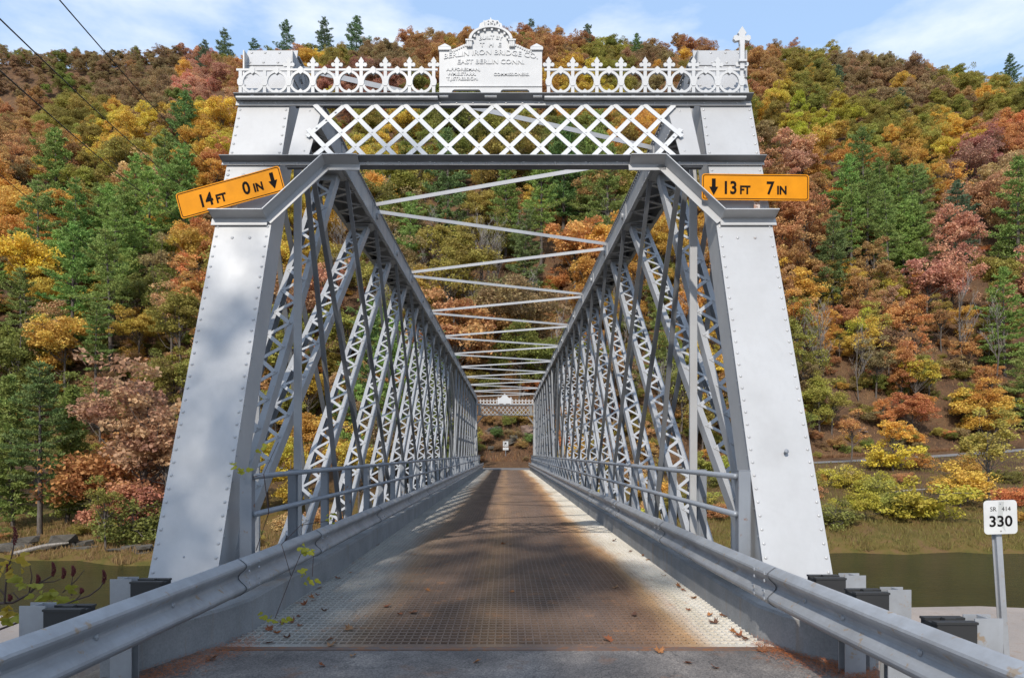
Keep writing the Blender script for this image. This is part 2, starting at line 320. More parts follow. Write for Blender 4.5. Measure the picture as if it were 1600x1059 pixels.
# ------------------------------------------------------------------ the bridge
YB0, PAN, NP, ZB, ZT = 6.56, 2.70, 22, -.15, 6.58
YM = 2 * YB0 + NP * PAN                                    # mirror sum for the far half
XI, XO, XM = 2.56, 3.20, 2.88
bridge = thing('truss_bridge', 'silver painted riveted iron truss bridge with laced posts and lattice portals over the river', 'bridge', (0, YB0, 0))
def Bn(i, x=0, dz=0): return V(x, YB0 + PAN * i, ZB + dz)
def Tn(i, x=0, dz=0): return V(x, YB0 + PAN * i, ZT + dz)
PE = (Tn(1) - Bn(0)).normalized()                          # up the sloping end post
PN = V(0, -PE.z, PE.y)                                     # its outward normal
PO = V(0, 6.40, 0)                                         # front plane of the portal at deck level
def PP(x, z, n=0.0): return V(x, 0, 0) + PO + PE * (z / PE.z) + PN * n
for mir in (None, YM):
    near = mir is None
    for s in (-1, 1):
        # end post
        b = MB(); z0, z1 = -.32, 6.76
        c = (PP(s * XM, z0) + PP(s * XM, z1)) / 2; hl = PE * ((z1 - z0) / PE.z / 2)
        b.hexa(c - PN * .006, hl, V(.32, 0, 0), PN * .006)                                  # cover plate
        for q in (-1, 1): b.hexa(c - PN * .212 + V(q * .295, 0, 0), hl, V(.008, 0, 0), PN * .199)     # side plates
        for q in (-1, 1): b.hexa(c - PN * .405 + V(q * .262, 0, 0), hl, V(.025, 0, 0), PN * .006)     # rear angles
        zz = z0 + .3
        while zz < z1 - .35:
            k = 1 if int(zz / .42) % 2 else -1
            b.bar(PP(s * XM - .26 * k, zz, -.415), PP(s * XM + .26 * k, zz + .34, -.415), .06, .008, PN); zz += .36
        cap = PP(s * XM, 6.68)
        b.hexa(cap + PN * .007, PE * .13, V(.325, 0, 0), PN * .007)                           # cap plate at the top
        # rivets
        zz = .10
        if near:
            while zz < 6.5:
                for q in (-.285, .285): b.dome(PP(s * XM + q, zz), PN, .017, .013, 7)
                zz += .128
            for q in (-.1, .1): b.dome(PP(s * XM + q, 4.05), PN, .019, .014)
            for q in (-.285, -.1, .1, .285):
                b.dome(PP(s * XM + q, 4.90), PN, .022, .017)
                if q not in (-.1, .1) or True:
                    for z in (6.60, 6.76): b.dome(PP(s * XM + q * .93, z, .014), PN, .018, .014)
            for z in np.arange(.3, 6.3, .26):
                for q in (-1, 1): b.dome(PP(s * XM - s * 0 + q * .303, z, -.06), V(q, 0, 0), .014, .011, 6)
        ep = b.build('end_post', M_paint, bridge, mir)
        if near:
            sb = MB()
            if s > 0: sb.tube([PP(2.93, 1.6), PP(2.93, 1.6, .05)], .014, 6); sb.dome(PP(2.93, 1.6, .05), PN, .024, .012)
            else: sb.dome(PP(-2.9, .62), PN, .012, .006)
            sb.build('bolt', M_pipe, ep)
        # bearing shoe
        sh = MB(); sh.box((s * XM - .38, YB0 - .32, -.62), (s * XM + .38, YB0 + .34, -.36)); sh.box((s * XM - .3, YB0 - .2, -.36), (s * XM + .3, YB0 + .2, -.1))
        sh.build('bearing_shoe', M_rubber, bridge, mir)
# top chords
for s in (-1, 1):
    b = MB(); ya, yb = Tn(1).y - .10, Tn(NP - 1).y + .10
    b.box((s * XM - .33, ya, 6.744), (s * XM + .33, yb, 6.758))
    for q in (-1, 1):
        b.box((s * XM + q * .29 - .008, ya, 6.33), (s * XM + q * .29 + .008, yb, 6.742))
        b.box((min(s * XM + q * .255, s * XM + q * .33), ya, 6.318), (max(s * XM + q * .255, s * XM + q * .33), yb, 6.328))
    y = ya + .3; k = 1
    while y < yb - .5:
        b.bar(V(s * XM - .27 * k, y, 6.31), V(s * XM + .27 * k, y + .36, 6.31), .07, .01, V(0, 0, 1)); k = -k; y += .36
    for i in range(1, NP):
        yy = Tn(i).y
        for q in (-1, 1): b.box((s * XM + q * .306 - .009, yy - .34, 6.36), (s * XM + q * .306 + .009, yy + .34, 6.70)); b.tube([V(s * XM + q * .30, yy, 6.52), V(s * XM + q * .352, yy, 6.52)], .065, 10)
        b.box((s * XM - .28, yy - .22, 6.296), (s * XM + .28, yy + .22, 6.304))
    y = ya + .1
    while y < 26:
        for z in (6.70, 6.36):
            b.dome(V(s * (XI - .001) + s * .005, y, z), V(-s, 0, 0), .014, .012, 6)
        y += .13
    b.build('top_chord', M_paint2, bridge)
    bc = MB()
    for x in (2.66, 2.78, 2.98, 3.10): bc.box((s * x - .018, YB0, ZB - .07), (s * x + .018, YB0 + NP * PAN, ZB + .07))
    bc.build('bottom_chord', M_paint2, bridge)
# laced posts
def laced_post(s, mir, i, j, pieces):
    p = Bn(i, s * XM); q = Tn(j, s * XM, -.2); e = (q - p).normalized(); n = V(0, -e.z, e.y); l = (q - p).length
    b = MB()
    for k in (-1, 1):
        c = (p + q) / 2 + V(k * .165, 0, 0)
        b.hexa(c - V(k * .034, 0, 0) + n * .004, e * l / 2, V(.034, 0, 0), n * .004)
        b.hexa(c + V(k * .004, 0, 0) - n * .07, e * l / 2, V(.004, 0, 0), n * .078)
        b.hexa(c - V(k * .03, 0, 0) - n * .147, e * l / 2, V(.03, 0, 0), n * .004)
    b.hexa(p + e * .25 + n * .012, e * .22, V(.17, 0, 0), n * .004)
    b.hexa(q - e * .16 + n * .012, e * .15, V(.17, 0, 0), n * .004)
    hw = .118; step = .235; t = .52; k = 1; lac = []
    while t + step < l - .32:
        lac.append((p + e * t + V(-hw * k, 0, 0), p + e * (t + step) + V(hw * k, 0, 0), k)); t += step; k = -k
    if not pieces:
        for a, c, kk in lac: b.bar(a + n * .012, c + n * .012, .054, .008, n)
        if i < 6 and mir is None:
            for a, c, kk in lac: b.dome(a + n * .018, n, .014, .010, 6)
    else:
        for a, c, kk in lac: b.dome(a + n * .020, n, .015, .011, 6)
    o = b.build('laced_post', M_paint2, bridge, mir)
    if pieces:
        mes = {}
        for a, c, kk in lac:
            if kk not in mes:
                w = MB(); d = (c - a); w.bar(-d / 2 - d.normalized() * .02, d / 2 + d.normalized() * .02, .054, .008, n)
                if len(mes): pass
                me = bpy.data.meshes.new('lacing_bar'); me.from_pydata(w.v, [], w.f); me.materials.append(M_paint); me.update(); mes[kk] = me
            ob = bpy.data.objects.new('lacing_bar', mes[kk]); COL.objects.link(ob); ob.parent = o; ob.location = (a + c) / 2 + n * (.012 if kk > 0 else .0145)
for mir in (None, YM):
    for s in (-1, 1):
        for i, j in [(0, 2)] + [(i, i + 3) for i in range(0, 9)]:
            laced_post(s, mir, i, j, mir is None and i < 3)
        # flat ties in pairs
        for i in range(1, 10):
            for j in ((2,) if i > 1 else (1, 2)):
                b = MB(); p, q = Tn(i), Bn(i + j)
                for x in (2.625, 3.135): b.bar(p + V(s * x, 0, 0), q + V(s * x, 0, 0), .072, .034, V(0, -1, -.5)); 
                b.build('diagonal_tie', M_tie_shade, bridge, mir)
        b = MB()
        for x in (2.60, 3.15): b.bar(Tn(1, s * x), Bn(1, s * x, -.2), .095, .05, V(0, -1, 0))
        b.build('hanger', M_paint, bridge, mir)
for s in (-1, 1):
    for i, j in ((10, 11), (12, 11)):
        b = MB()
        for x in (2.625, 3.135): b.bar(Tn(i, s * x), Bn(j, s * x), .072, .034, V(0, -1, 0))
        b.build('diagonal_tie', M_tie_shade, bridge)
# floor
for i in range(0, NP + 1):
    b = MB(); y = YB0 + PAN * i
    b.box((-3.25, y - .11, -.26), (3.25, y + .11, -.235)); b.box((-3.25, y - .008, -.70), (3.25, y + .008, -.26)); b.box((-3.25, y - .11, -.725), (3.25, y + .11, -.70))
    b.build('floor_beam', M_paint2, bridge)
for x in (-1.95, -1.3, -.65, 0, .65, 1.3, 1.95):
    b = MB(); b.box((x - .06, 5.9, -.232), (x + .06, 65.9, -.13)); b.build('stringer', M_rubber, bridge)
D0, D1, DL, DR = 5.82, 66.0, -2.16, 2.34
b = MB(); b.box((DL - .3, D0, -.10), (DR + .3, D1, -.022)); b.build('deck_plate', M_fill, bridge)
b = MB(); b.add([(1.28, D0 + .05, -.0205), (1.86, D0 + .05, -.0205), (1.62, 9.4, -.0205), (1.22, 9.4, -.0205)], [(0, 1, 2, 3)]); b.build('patch', plain('tar_patch', (.035, .033, .032), .9), bridge)
b = MB()
y = D0 + .08
while y < D1 - .05: b.box((DL - .02, y - .011, -.02), (DR + .02, y + .011, -.001 + .002 * random.random())); y += .098
x = DL + .03
while x < DR: b.box((x - .006, D0 + .04, -.02), (x + .006, D1 - .02, -.0045)); x += .066
for y in (D0 + .02, D1 - .01): b.box((DL - .02, y - .025, -.018), (DR + .02, y + .02, .004))
struct(b.build('deck_grating', M_deck, bridge), 'stuff')
b = MB(); b.box((DL - .05, D0 - .075, -.06), (DR + .1, D0 - .004, .002)); b.box((DL - .05, D0 - .10, -.06), (DR + .1, D0 - .082, .006)); b.build('joint_plate', weathered('joint_steel', (.10, .085, .08), (.16, .09, .06), rust_at=.5, rough=.6), bridge)
# kerbs: tall concrete-filled channel, turned outwards at the near end
def kerb(path, s):
    b = MB(); prof = [(0, -.35), (0, .27), (s * .022, .292), (s * .15, .292), (s * .17, .27), (s * .17, -.35)]
    if s < 0: prof = prof[::-1]
    b.sweep(path, prof, True); return b.build('kerb', M_conc, bridge)
kerb([(-2.62, 5.0, 0), (-2.40, 5.55, 0), (-2.24, 5.95, 0), (-2.15, 6.35, 0), (-2.12, 9, 0), (-2.10, 15, 0), (-2.10, 66, 0)], -1)
kerb([(2.82, 5.18, 0), (2.55, 5.48, 0), (2.39, 5.74, 0), (2.31, 6.1, 0), (2.29, 9, 0), (2.27, 15, 0), (2.27, 66, 0)], 1)
# portal frames
for mir in (None, YM):
    near = mir is None
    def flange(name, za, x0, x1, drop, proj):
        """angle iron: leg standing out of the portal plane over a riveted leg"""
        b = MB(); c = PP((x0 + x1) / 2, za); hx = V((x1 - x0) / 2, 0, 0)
        b.hexa(c + PN * (proj / 2 + .014), hx, PN * (proj / 2), PE * .006)  # standing leg coloured dark: the shade of its underside is in the paint
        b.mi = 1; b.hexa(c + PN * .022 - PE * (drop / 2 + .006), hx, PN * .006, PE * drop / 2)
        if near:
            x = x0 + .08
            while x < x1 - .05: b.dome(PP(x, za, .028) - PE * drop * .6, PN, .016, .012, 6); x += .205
        return b.build(name, [M_tie_shade, M_paint], bridge, mir)
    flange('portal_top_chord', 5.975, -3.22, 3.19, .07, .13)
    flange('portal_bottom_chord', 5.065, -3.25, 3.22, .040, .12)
    b = MB(); b.hexa(PP(0, 5.96, -.04), V(2.5, 0, 0), PN * .03, PE * .006); b.hexa(PP(0, 5.06, -.05), V(2.5, 0, 0), PN * .04, PE * .006); b.build('portal_web', M_tie_shade, bridge, mir)
    # gusset plates
    for s in (-1, 1):
        g = MB(); poly = [(s * 2.26, 5.02), (s * 2.50, 5.02), (s * 2.43, 5.95), (s * 2.14, 5.95)]
        pts = [PP(x, z, -.004) for x, z in poly]; 
        if s > 0: pts = pts[::-1]
        back = [p - PN * .012 for p in pts]; g.add(pts + back, [(0, 1, 2, 3), (7, 6, 5, 4)] + [((i + 1) % 4, i, 4 + i, 4 + (i + 1) % 4) for i in range(4)])
        if near:
            for z in (5.25, 5.55, 5.85): g.dome(PP(s * 2.30, z, -.004), PN, .013, .01)
        g.build('gusset_plate', M_paint, bridge, mir)
        kb = MB()
        # knee brace, one bent angle iron: along the bottom chord, down to the post, out across it
        path = [PP(s * 1.62, 5.035), PP(s * 2.02, 5.035), PP(s * 2.62, 4.285), PP(s * 3.22, 4.285)]
        for a, c in zip(path[:-1], path[1:]):
            d = (c - a).normalized(); up = d.cross(PN); up = up if up.z > 0 else -up
            ext = d * .02
            kb.hexa((a + c) / 2 + PN * .10, (c - a) / 2 + ext * .5, PN * .085, up * .006)
            kb.hexa((a + c) / 2 + PN * .022 - up * .05, (c - a) / 2 + ext, PN * .006, up * .044)
        kb.build('knee_brace', M_paint, bridge, mir)
    # lattice of crossed flat bars
    lat = MB(); lat.hexa(PP(0, 5.925, .012) , V(2.2, 0, 0), PN * .004, PE * .012); lat = lat.build('lattice', M_paint, bridge, mir)
    zt_, zb_ = 5.91, 5.065; sp = .372; hh = zt_ - zb_
    def clip(x, z):  # panel ends slope inwards slightly
        return x
    n = 12; x0 = -2.235
    for k in range(-2, n + 1):
        for d in (1, -1):
            a = x0 + k * sp; pa, pb = (a, zb_), (a + 2 * sp, zt_)
            if d < 0: pa, pb = (a + 2 * sp, zb_), (a, zt_)
            # cut at the gusset plates
            def cut(p, q):
                (xa, za), (xb, zc) = p, q; lim = 2.28
                pts = []
                ts = [0.0, 1.0]
                for L_ in (-lim, lim):
                    if xb != xa:
                        tt = (L_ - xa) / (xb - xa)
                        if 0 < tt < 1: ts.append(tt)
                ts.sort(); out = []
                for u, v in zip(ts[:-1], ts[1:]):
                    mx = xa + (xb - xa) * (u + v) / 2
                    if abs(mx) < lim and v - u > .12: out.append(((xa + (xb - xa) * u, za + (zc - za) * u), (xa + (xb - xa) * v, za + (zc - za) * v)))
                return out
            for (xa, za), (xb, zc) in cut(pa, pb):
                b = MB(); off = .022 if d > 0 else .030
                b.bar(PP(xa, za, off), PP(xb, zc, off), .058, .008, PN)
                if near and d > 0:
                    for fr_ in (.25, .5, .75):
                        b.dome(PP(xa + (xb - xa) * fr_, za + (zc - za) * fr_, .034), PN, .014, .01, 6)
                b.build('lattice_bar', M_crest, lat, mir)
# sway laterals between the top chords
side = -1
for i in range(1, NP - 1):
    a, c = Tn(i, side * 2.58, .135), Tn(i + 1, -side * 2.58, .135)
    a.y += .22 if i > 1 else .1; c.y -= .18
    b = MB(); b.bar(a, c, .085, .01, V(0, 0, 1)); d = (c - a).normalized(); sd = d.cross(V(0, 0, 1)); sd = sd if sd.y < 0 else -sd
    b.bar(a + sd * .043 - V(0, 0, .035), c + sd * .043 - V(0, 0, .035), .07, .008, sd)
    b.build('lateral_brace', M_paint, bridge); side = -side
# cresting along the portals
CZ, CY = 5.995, PP(0, 5.98, .10).y
def fleur(b, x, z, y, k=1.0, t=.022):
    pl = [(-.020, 0), (-.022, .035), (-.056, .028), (-.072, .046), (-.068, .070), (-.046, .078), (-.026, .066), (-.024, .082), (-.036, .094), (0, .150), (.036, .094), (.024, .082), (.026, .066), (.046, .078), (.068, .070), (.072, .046), (.056, .028), (.022, .035), (.020, 0)]
    b.prism([(u * k, v * k) for u, v in pl], (x, y - t / 2, z), (1, 0, 0), (0, 0, 1), (0, 1, 0), t)
def cresting(x0, n, d, mir, nofin, tall):
    b = MB(); xe = x0 + d * (n - 1) * .2985
    lo, hi = min(x0, xe) - .05, max(x0, xe) + .05
    for z in (.035, .335): b.box((lo, CY - .012, CZ + z - .012), (hi, CY + .012, CZ + z + .014))
    b.box((lo, CY - .03, CZ - .018), (hi, CY + .03, CZ + .002))
    root = b.build('cresting', M_crest, bridge, mir)
    for i in range(n):
        x = x0 + d * i * .2985; b = MB()
        b.box((x - .020, CY - .011, CZ), (x + .020, CY + .0135, CZ + .345))
        b.prism([(-.036, .165), (-.036, .205), (-.020, .235), (.020, .235), (.036, .205), (.036, .165), (.020, .135), (-.020, .135)], (x, CY - .017, CZ), (1, 0, 0), (0, 0, 1), (0, 1, 0), .034)
        if i == n - 1 and tall:
            b.box((x - .026, CY - .03, CZ + .34), (x + .026, CY + .022, CZ + .66)); b.box((x - .05, CY - .05, CZ + .42), (x + .05, CY + .045, CZ + .445)); fleur(b, x, CZ + .64, CY, 1.5, .05); fleur(b, x, CZ + .34, CY, 1.15, .03)
        elif i not in nofin: fleur(b, x, CZ + .345, CY)
        b.build('crest_post', M_crest, root, mir)
        if i < n - 1:
            b = MB(); cx = x + d * .14925; cz = CZ + .185; seg = 28
            for k in range(seg):
                a0, a1 = 2 * math.pi * k / seg, 2 * math.pi * (k + 1) / seg
                q = [(r * math.cos(a), r * math.sin(a)) for r, a in ((.112, a0), (.143, a0), (.143, a1), (.112, a1))]
                f = [V(cx + u, CY - .013, cz + v) for u, v in q]; g = [p + V(0, .026, 0) for p in f]
                b.add(f + g, [(0, 1, 2, 3)[::-1] if False else (0, 1, 2, 3), (7, 6, 5, 4), (1, 5, 6, 2), (3, 7, 4, 0)])
            for sg in (-1, 1):
                b.prism([(-.030, 0), (-.030, .05), (0, .075), (.030, .05), (.030, 0), (0, -.025)], (cx, CY - .02, cz + sg * .128 - (.012 if sg > 0 else .036)), (1, 0, 0), (0, 0, 1), (0, 1, 0), .04)
            b.build('crest_ring', M_crest, root, mir)
for mir in (None, YM):
    cresting(-.755, 9, -1, mir, (7, 8) if mir is None else (), False)
    cresting(.665, 9, 1, mir, (), mir is None)
# name plaques
def plaque(mir, label):
    root = thing('name_plaque', label, 'plaque', (-.05, CY if mir is None else mir - CY, CZ)); X0 = -.05
    half = []
    ogee = lambda u: .577 + .075 * (u * u * (3 - 2 * u))
    top = [(.50, .577)] + [(.50 - .235 * u, ogee(u)) for u in np.linspace(0, 1, 8)[1:]]
    arch = [(.255 * math.cos(a), .66 + .175 * math.sin(a)) for a in np.linspace(.08, math.pi - .08, 18)]
    right = [(.634, 0), (.634, .578), (.50, .578)] + top[1:]
    body = right + arch + [(-u, v) for u, v in right[::-1]]
    def hole(c): return [(c - .225, 0), (c - .225, .015), (c - .205, .04), (c - .185, .045), (c - .17, .075), (c - .15, .085), (c + .15, .085), (c + .17, .075), (c + .185, .045), (c + .205, .04), (c + .225, .015), (c + .225, 0)]
    poly = body + hole(-.30) + hole(.30)
    b = MB(); b.prism(poly, (X0, CY - .02, CZ), (1, 0, 0), (0, 0, 1), (0, 1, 0), .04)
    b.build('plate', M_crest, root, mir)
    b = MB()
    for s in (-1, 1):
        c = X0 + s * .567
        b.box((c - .078, CY - .04, CZ + .565), (c + .078, CY + .04, CZ + .60))
        for q, h in ((.068, .60),): 
            vs = [V(c - .078, CY - .04, CZ + .602), V(c + .078, CY - .04, CZ + .602), V(c + .078, CY + .04, CZ + .602), V(c - .078, CY + .04, CZ + .602), V(c, CY, CZ + .665)]
            b.add(vs, [(0, 1, 4), (1, 2, 4), (2, 3, 4), (3, 0, 4)])
        cc = X0 + s * .262
        b.box((cc - .048, CY - .055, CZ + .672), (cc + .048, CY + .03, CZ + .69)); b.box((cc - .034, CY - .045, CZ + .60), (cc + .034, CY + .03, CZ + .672))
        for k in (-1, 0, 1): b.box((cc + k * .022 - .006, CY - .052, CZ + .605), (cc + k * .022 + .006, CY - .045, CZ + .668))
    for k in range(22):
        a0, a1 = math.pi * k / 22, math.pi * (k + 1) / 22
        p = [V(X0 + r * math.cos(a), 0, CZ + .688 + r * .62 * math.sin(a)) for r, a in ((.235, a0), (.27, a0), (.27, a1), (.235, a1))]
        f = [V(q.x, CY - .055, q.z) for q in p]; g = [V(q.x, CY + .03, q.z) for q in p]
        b.add(f + g, [(0, 1, 2, 3), (7, 6, 5, 4), (1, 5, 6, 2), (3, 7, 4, 0)])
        if k % 3 == 1:
            a = (a0 + a1) / 2; px_, pz_ = X0 + .212 * math.cos(a), CZ + .688 + .212 * .62 * math.sin(a)
            b.box((px_ - .012, CY - .045, pz_ - .016), (px_ + .012, CY - .018, pz_ + .016))
    for k in range(9):
        u = k / 8
        for s in (-1, 1): xq = X0 + s * (.50 - .22 * u); zq = CZ + ogee(u) - .02; b.box((xq - .008, CY - .032, zq - .014), (xq + .008, CY - .018, zq + .012))
    b.box((X0 - .634, CY - .030, CZ + .118), (X0 + .634, CY - .018, CZ + .134))
    b.build('moulding', M_crest, root, mir)
    # raised lettering
    def ln(s, size, x, z, align='CENTER', sx=1.0, bend=0): lettering(s, size, (X0 + x, CY - .024, CZ + z), (1, 0, 0), (0, 0, 1), M_crest, root, align, .005, sx, bend, .0012, mirror=mir)
    if mir is None:
        ln('BUILT BY', .062, 0, .708, bend=.9, sx=1.15); ln('T  H  E', .075, 0, .61, sx=1.2)
        ln('BERLIN IRON BRIDGE CO.', .088, 0, .515, bend=.16, sx=1.14); ln('EAST BERLIN CONN.', .080, 0, .402, bend=.02, sx=1.12)
        ln('A.F.FORESMAN,', .052, -.545, .315, 'LEFT', 1.16); ln('WM.S.STARR.', .052, -.535, .258, 'LEFT', 1.16); ln('T.J.STREBEIGH.', .052, -.545, .200, 'LEFT', 1.16)
        ln('COMMISSIONERS.', .050, .035, .255, 'LEFT', 1.12)
        ln('1890', .115, 0, .862, bend=1.1, sx=.95)
        b = MB(); b.prism([(-.150, .842), (-.135, .905), (-.06, .945), (-.012, .955), (0, .985), (.012, .955), (.06, .945), (.135, .905), (.150, .842), (.07, .872), (0, .880), (-.07, .872)], (X0, CY - .008, CZ), (1, 0, 0), (0, 0, 1), (0, 1, 0), .02)
        b.build('date_crest', M_crest, root)
    else:
        b = MB(); b.prism([(-.14, .84), (-.06, .93), (0, .965), (.06, .93), (.14, .84)], (X0, CY - .008, CZ), (1, 0, 0), (0, 0, 1), (0, 1, 0), .02); b.build('date_crest', M_crest, root, mir)
plaque(None, 'white cast iron plaque dated 1890 on top of the nearer portal')
plaque(YM, 'small blank white plaque on the portal at the far end of the bridge')
# ------------------------------------------------------------------ clearance signs
def rounded(w, h, r, seg=5):
    out = []
    for cx, cy, a0 in ((w - r, h - r, 0), (-w + r, h - r, 90), (-w + r, -h + r, 180), (w - r, -h + r, 270)):
        for k in range(seg + 1):
            a = R(a0 + 90 * k / seg); out.append((cx + r * math.cos(a), cy + r * math.sin(a)))
    return out
def clearance_sign(label, c, ang, words, arrow_x, tilt=0.02):
    root = thing('clearance_sign', label, 'sign', c); c = Vector(c)
    ux = V(math.cos(ang), 0, math.sin(ang)); uy = V(-math.sin(ang), tilt, math.cos(ang)).normalized(); un = ux.cross(uy)   # faces -y
    w, h = .617, .152
    b = MB(); b.prism(rounded(w, h, .035), c - un * .004, ux, uy, un, .004); b.build('panel', M_yel, root)
    o_, i_ = rounded(w - .012, h - .012, .028), rounded(w - .021, h - .021, .020); n = len(o_)
    b = MB(); b.add([c + ux * u + uy * v + un * .0015 for u, v in o_ + i_], [(k, (k + 1) % n, n + (k + 1) % n, n + k) for k in range(n)]); b.build('border', M_blk, root)
    for s, size, x, y in words: lettering(s, size, c + ux * x + uy * y + un * .002, ux, uy, M_blk, root, 'LEFT', .0005, .86, offset=.0055)
    b = MB(); b.prism([(-.022, .095), (.022, .095), (.022, 0), (.052, 0), (0, -.098), (-.052, 0), (-.022, 0)], c + ux * arrow_x + un * .0008, ux, uy, un, .0015); b.build('arrow', M_blk, root)
    # fixing strap below
    b = MB(); b.hexa(c + V(.03, .04, -.19), (.035, 0, 0), (0, .004, 0), (0, 0, .07)); b.dome(c + V(.03, .035, -.21), V(0, -1, 0), .012, .008); b.dome(c + V(.03, .035, -.17), V(0, -1, 0), .012, .008)
    b.build('bracket', weather_rust, root)
    return root
weather_rust = weathered('rusty_bracket', (.55, .55, .55), (.40, .28, .2), rust=(.25, .09, .03), rust_at=.52)
clearance_sign('tilted yellow clearance sign reading 14FT 0IN on the shaded end post', (-3.02, 8.07, 4.585), R(15.4),
               [('14', .205, -.385, -.078), ('FT', .132, -.180, -.078), ('0', .205, .145, -.070), ('IN', .132, .268, -.070)], .505)
clearance_sign('level yellow clearance sign reading 13FT 7IN on the bright end post', (3.01, 8.10, 4.655), R(-.6),
               [('13', .205, -.385, -.078), ('FT', .132, -.182, -.078), ('7', .205, .125, -.078), ('IN', .132, .245, -.078)], -.48)
# ------------------------------------------------------------------ guardrails
WP = [(.004, .154), (.014, .158), (.026, .153), (.056, .132), (.077, .114), (.083, .098), (.079, .082), (.062, .062), (.030, .034), (.014, .016), (.010, 0)]
WP = WP + [(a, -c) for a, c in WP[-2::-1]]
def w_beam(path, s, zt_):
    """corrugated rail; face towards the road"""
    prof = [(-s * a, c + zt_ - .158) for a, c in WP] + [(-s * (a - .006), c + zt_ - .158) for a, c in WP[::-1]]
    if s > 0: prof = prof[::-1]
    b = MB(); b.sweep(path, prof, True); return b
def guardrail(s, path, label, posts, laps):
    root = thing('guardrail', label, 'guardrail', (path[0][0], path[0][1], 0))
    pts = [Vector(p) for p in path]; fine = []
    for a, c in zip(pts[:-1], pts[1:]):
        n = max(1, int((c - a).length / .6)) if a.y < 14 else 4
        fine += [a + (c - a) * (k / n) for k in range(n)]
    fine.append(pts[-1])
    zr = .69
    beam = w_beam(fine, s, zr).build('beam', M_galv, root, smooth=False)
    # lapped joints with their splice bolts
    def at(y):
        for a, c in zip(pts[:-1], pts[1:]):
            if a.y <= y <= c.y: return a + (c - a) * ((y - a.y) / (c.y - a.y)), (c - a).normalized()
    for y in laps:
        p, d = at(y); q = p + d * .33
        side = V(d.y, -d.x, 0) * (-s)
        b = w_beam([p + side * .008 - V(0, 0, 0), q + side * .006], s, zr)
        for k in (.05, .27):
            for zz in (.10, -.10, .045, -.045): b.dome(p + d * k + side * .09 + V(0, 0, zr - .158 + zz), side, .016, .01, 6)
        b.build('lap_joint', M_galv, beam)
        b = MB(); pr = [(-s * (a + .0092), c + zr - .158) for a, c in WP]; pr = pr + [(u + s * .004, v) for u, v in pr[::-1]]
        b.sweep([p - d * .006, p + d * .001], pr if s < 0 else pr[::-1], True); b.build('lap_edge', M_dark, beam)
    for y in posts:
        p, d = at(y); side = V(d.y, -d.x, 0) * s; z0 = -.9
        pr = MB(); c = p + side * .335
        pr.box((c.x - .075, c.y - .052, z0), (c.x + .075, c.y - .044, .72)); pr.box((c.x - .075, c.y + .044, z0), (c.x + .075, c.y + .052, .72)); pr.box((c.x - .004, c.y - .044, z0), (c.x + .004, c.y + .044, .72))
        po = pr.build('post', M_galv, root)
        c = p + side * .145; b = MB(); b.box((c.x - .105, c.y - .075, .36), (c.x + .105, c.y + .075, .695)); b.box((c.x - .11, c.y - .08, .695), (c.x + .11, c.y - .03, .708)); b.box((c.x - .11, c.y + .03, .695), (c.x + .11, c.y + .08, .708)); b.box((c.x - .03, c.y - .02, .695), (c.x + .03, c.y + .02, .716))
        b.build('block', M_black, root)
        b = MB(); b.dome(p - side * .014 + V(0, 0, zr - .158), -side, .022, .016, 8); b.tube([p - side * .01 + V(0, 0, zr - .158), p - side * .028 + V(0, 0, zr - .158)], .009, 6); b.build('bolt', M_galv, root)
    return root
gl = [(-3.1, -1.5, 0), (-2.62, .6, 0), (-2.37, 2.4, 0), (-2.27, 3.6, 0), (-2.20, 5.2, 0), (-2.155, 6.6, 0), (-2.13, 9, 0), (-2.11, 13, 0), (-2.11, 66.6, 0)]
gr = [(3.1, -1.5, 0), (2.72, .6, 0), (2.50, 2.2, 0), (2.41, 3.2, 0), (2.36, 4.2, 0), (2.31, 5.4, 0), (2.285, 7, 0), (2.27, 10, 0), (2.26, 66.6, 0)]
guardrail(-1, gl, 'steel W-beam guardrail in shade curving past the tilted sign end of the bridge', (2.2, 4.09, 4.95), (3.0, 6.05, 8.35, 12.2, 16, 19.8))
guardrail(1, gr, 'sunlit steel W-beam guardrail curving in front of the route marker sign', (2.6, 3.78, 4.57, 5.1), (1.7, 5.6, 9.4, 13.2, 17))
# ------------------------------------------------------------------ pipe railings on the bridge
def pipe_railing(s, x, label):
    root = thing('pipe_railing', label, 'railing', (x, 6.9, 0)); ys = [6.92 + 1.47 * k for k in range(41)]
    me = None
    for k, y in enumerate(ys):
        if k == 0:
            b = MB(); b.box((x - .058, y - .05, -.45), (x + .058, y - .042, 1.425)); b.box((x - .058, y + .042, -.45), (x + .058, y + .05, 1.425)); b.box((x - .058, y - .042, -.45), (x - .05, y + .042, 1.425)); b.box((x + .05, y - .042, -.45), (x + .058, y + .042, 1.425)); b.box((x - .06, y - .052, 1.425), (x + .06, y + .052, 1.432))
            b.build('post', M_pipe, root)
            b = MB(); w = .048
            b.box((x - w, -.045, -.45), (x + w, -.037, 1.405)); b.box((x - w, .037, -.45), (x + w, .045, 1.405)); b.box((x - s * .004 - .004, -.037, -.45), (x - s * .004 + .004, .037, 1.405))
            ref = b.build('post', M_pipe, root); ref.location.y = ys[1] - 6.9; ref.location.x = -x; me = ref
        elif k > 1:
            o = me.copy(); COL.objects.link(o); o.parent = root; o.location.y = y - 6.9
        # bracket carrying the guardrail
    for z in (1.37, 1.0):
        b = MB(); b.tube([(x - s * .075, 6.9, z)] + [(x - s * .075, y, z) for y in (20, 40, 66)], .030, 10); b.build('rail', M_pipe, root, smooth=True)
    return root
pipe_railing(-1, -2.40, 'two-rail pipe railing with square posts on the shaded tilted-sign side of the bridge')
pipe_railing(1, 2.47, 'two-rail pipe railing with square posts on the sunlit side of the bridge deck')
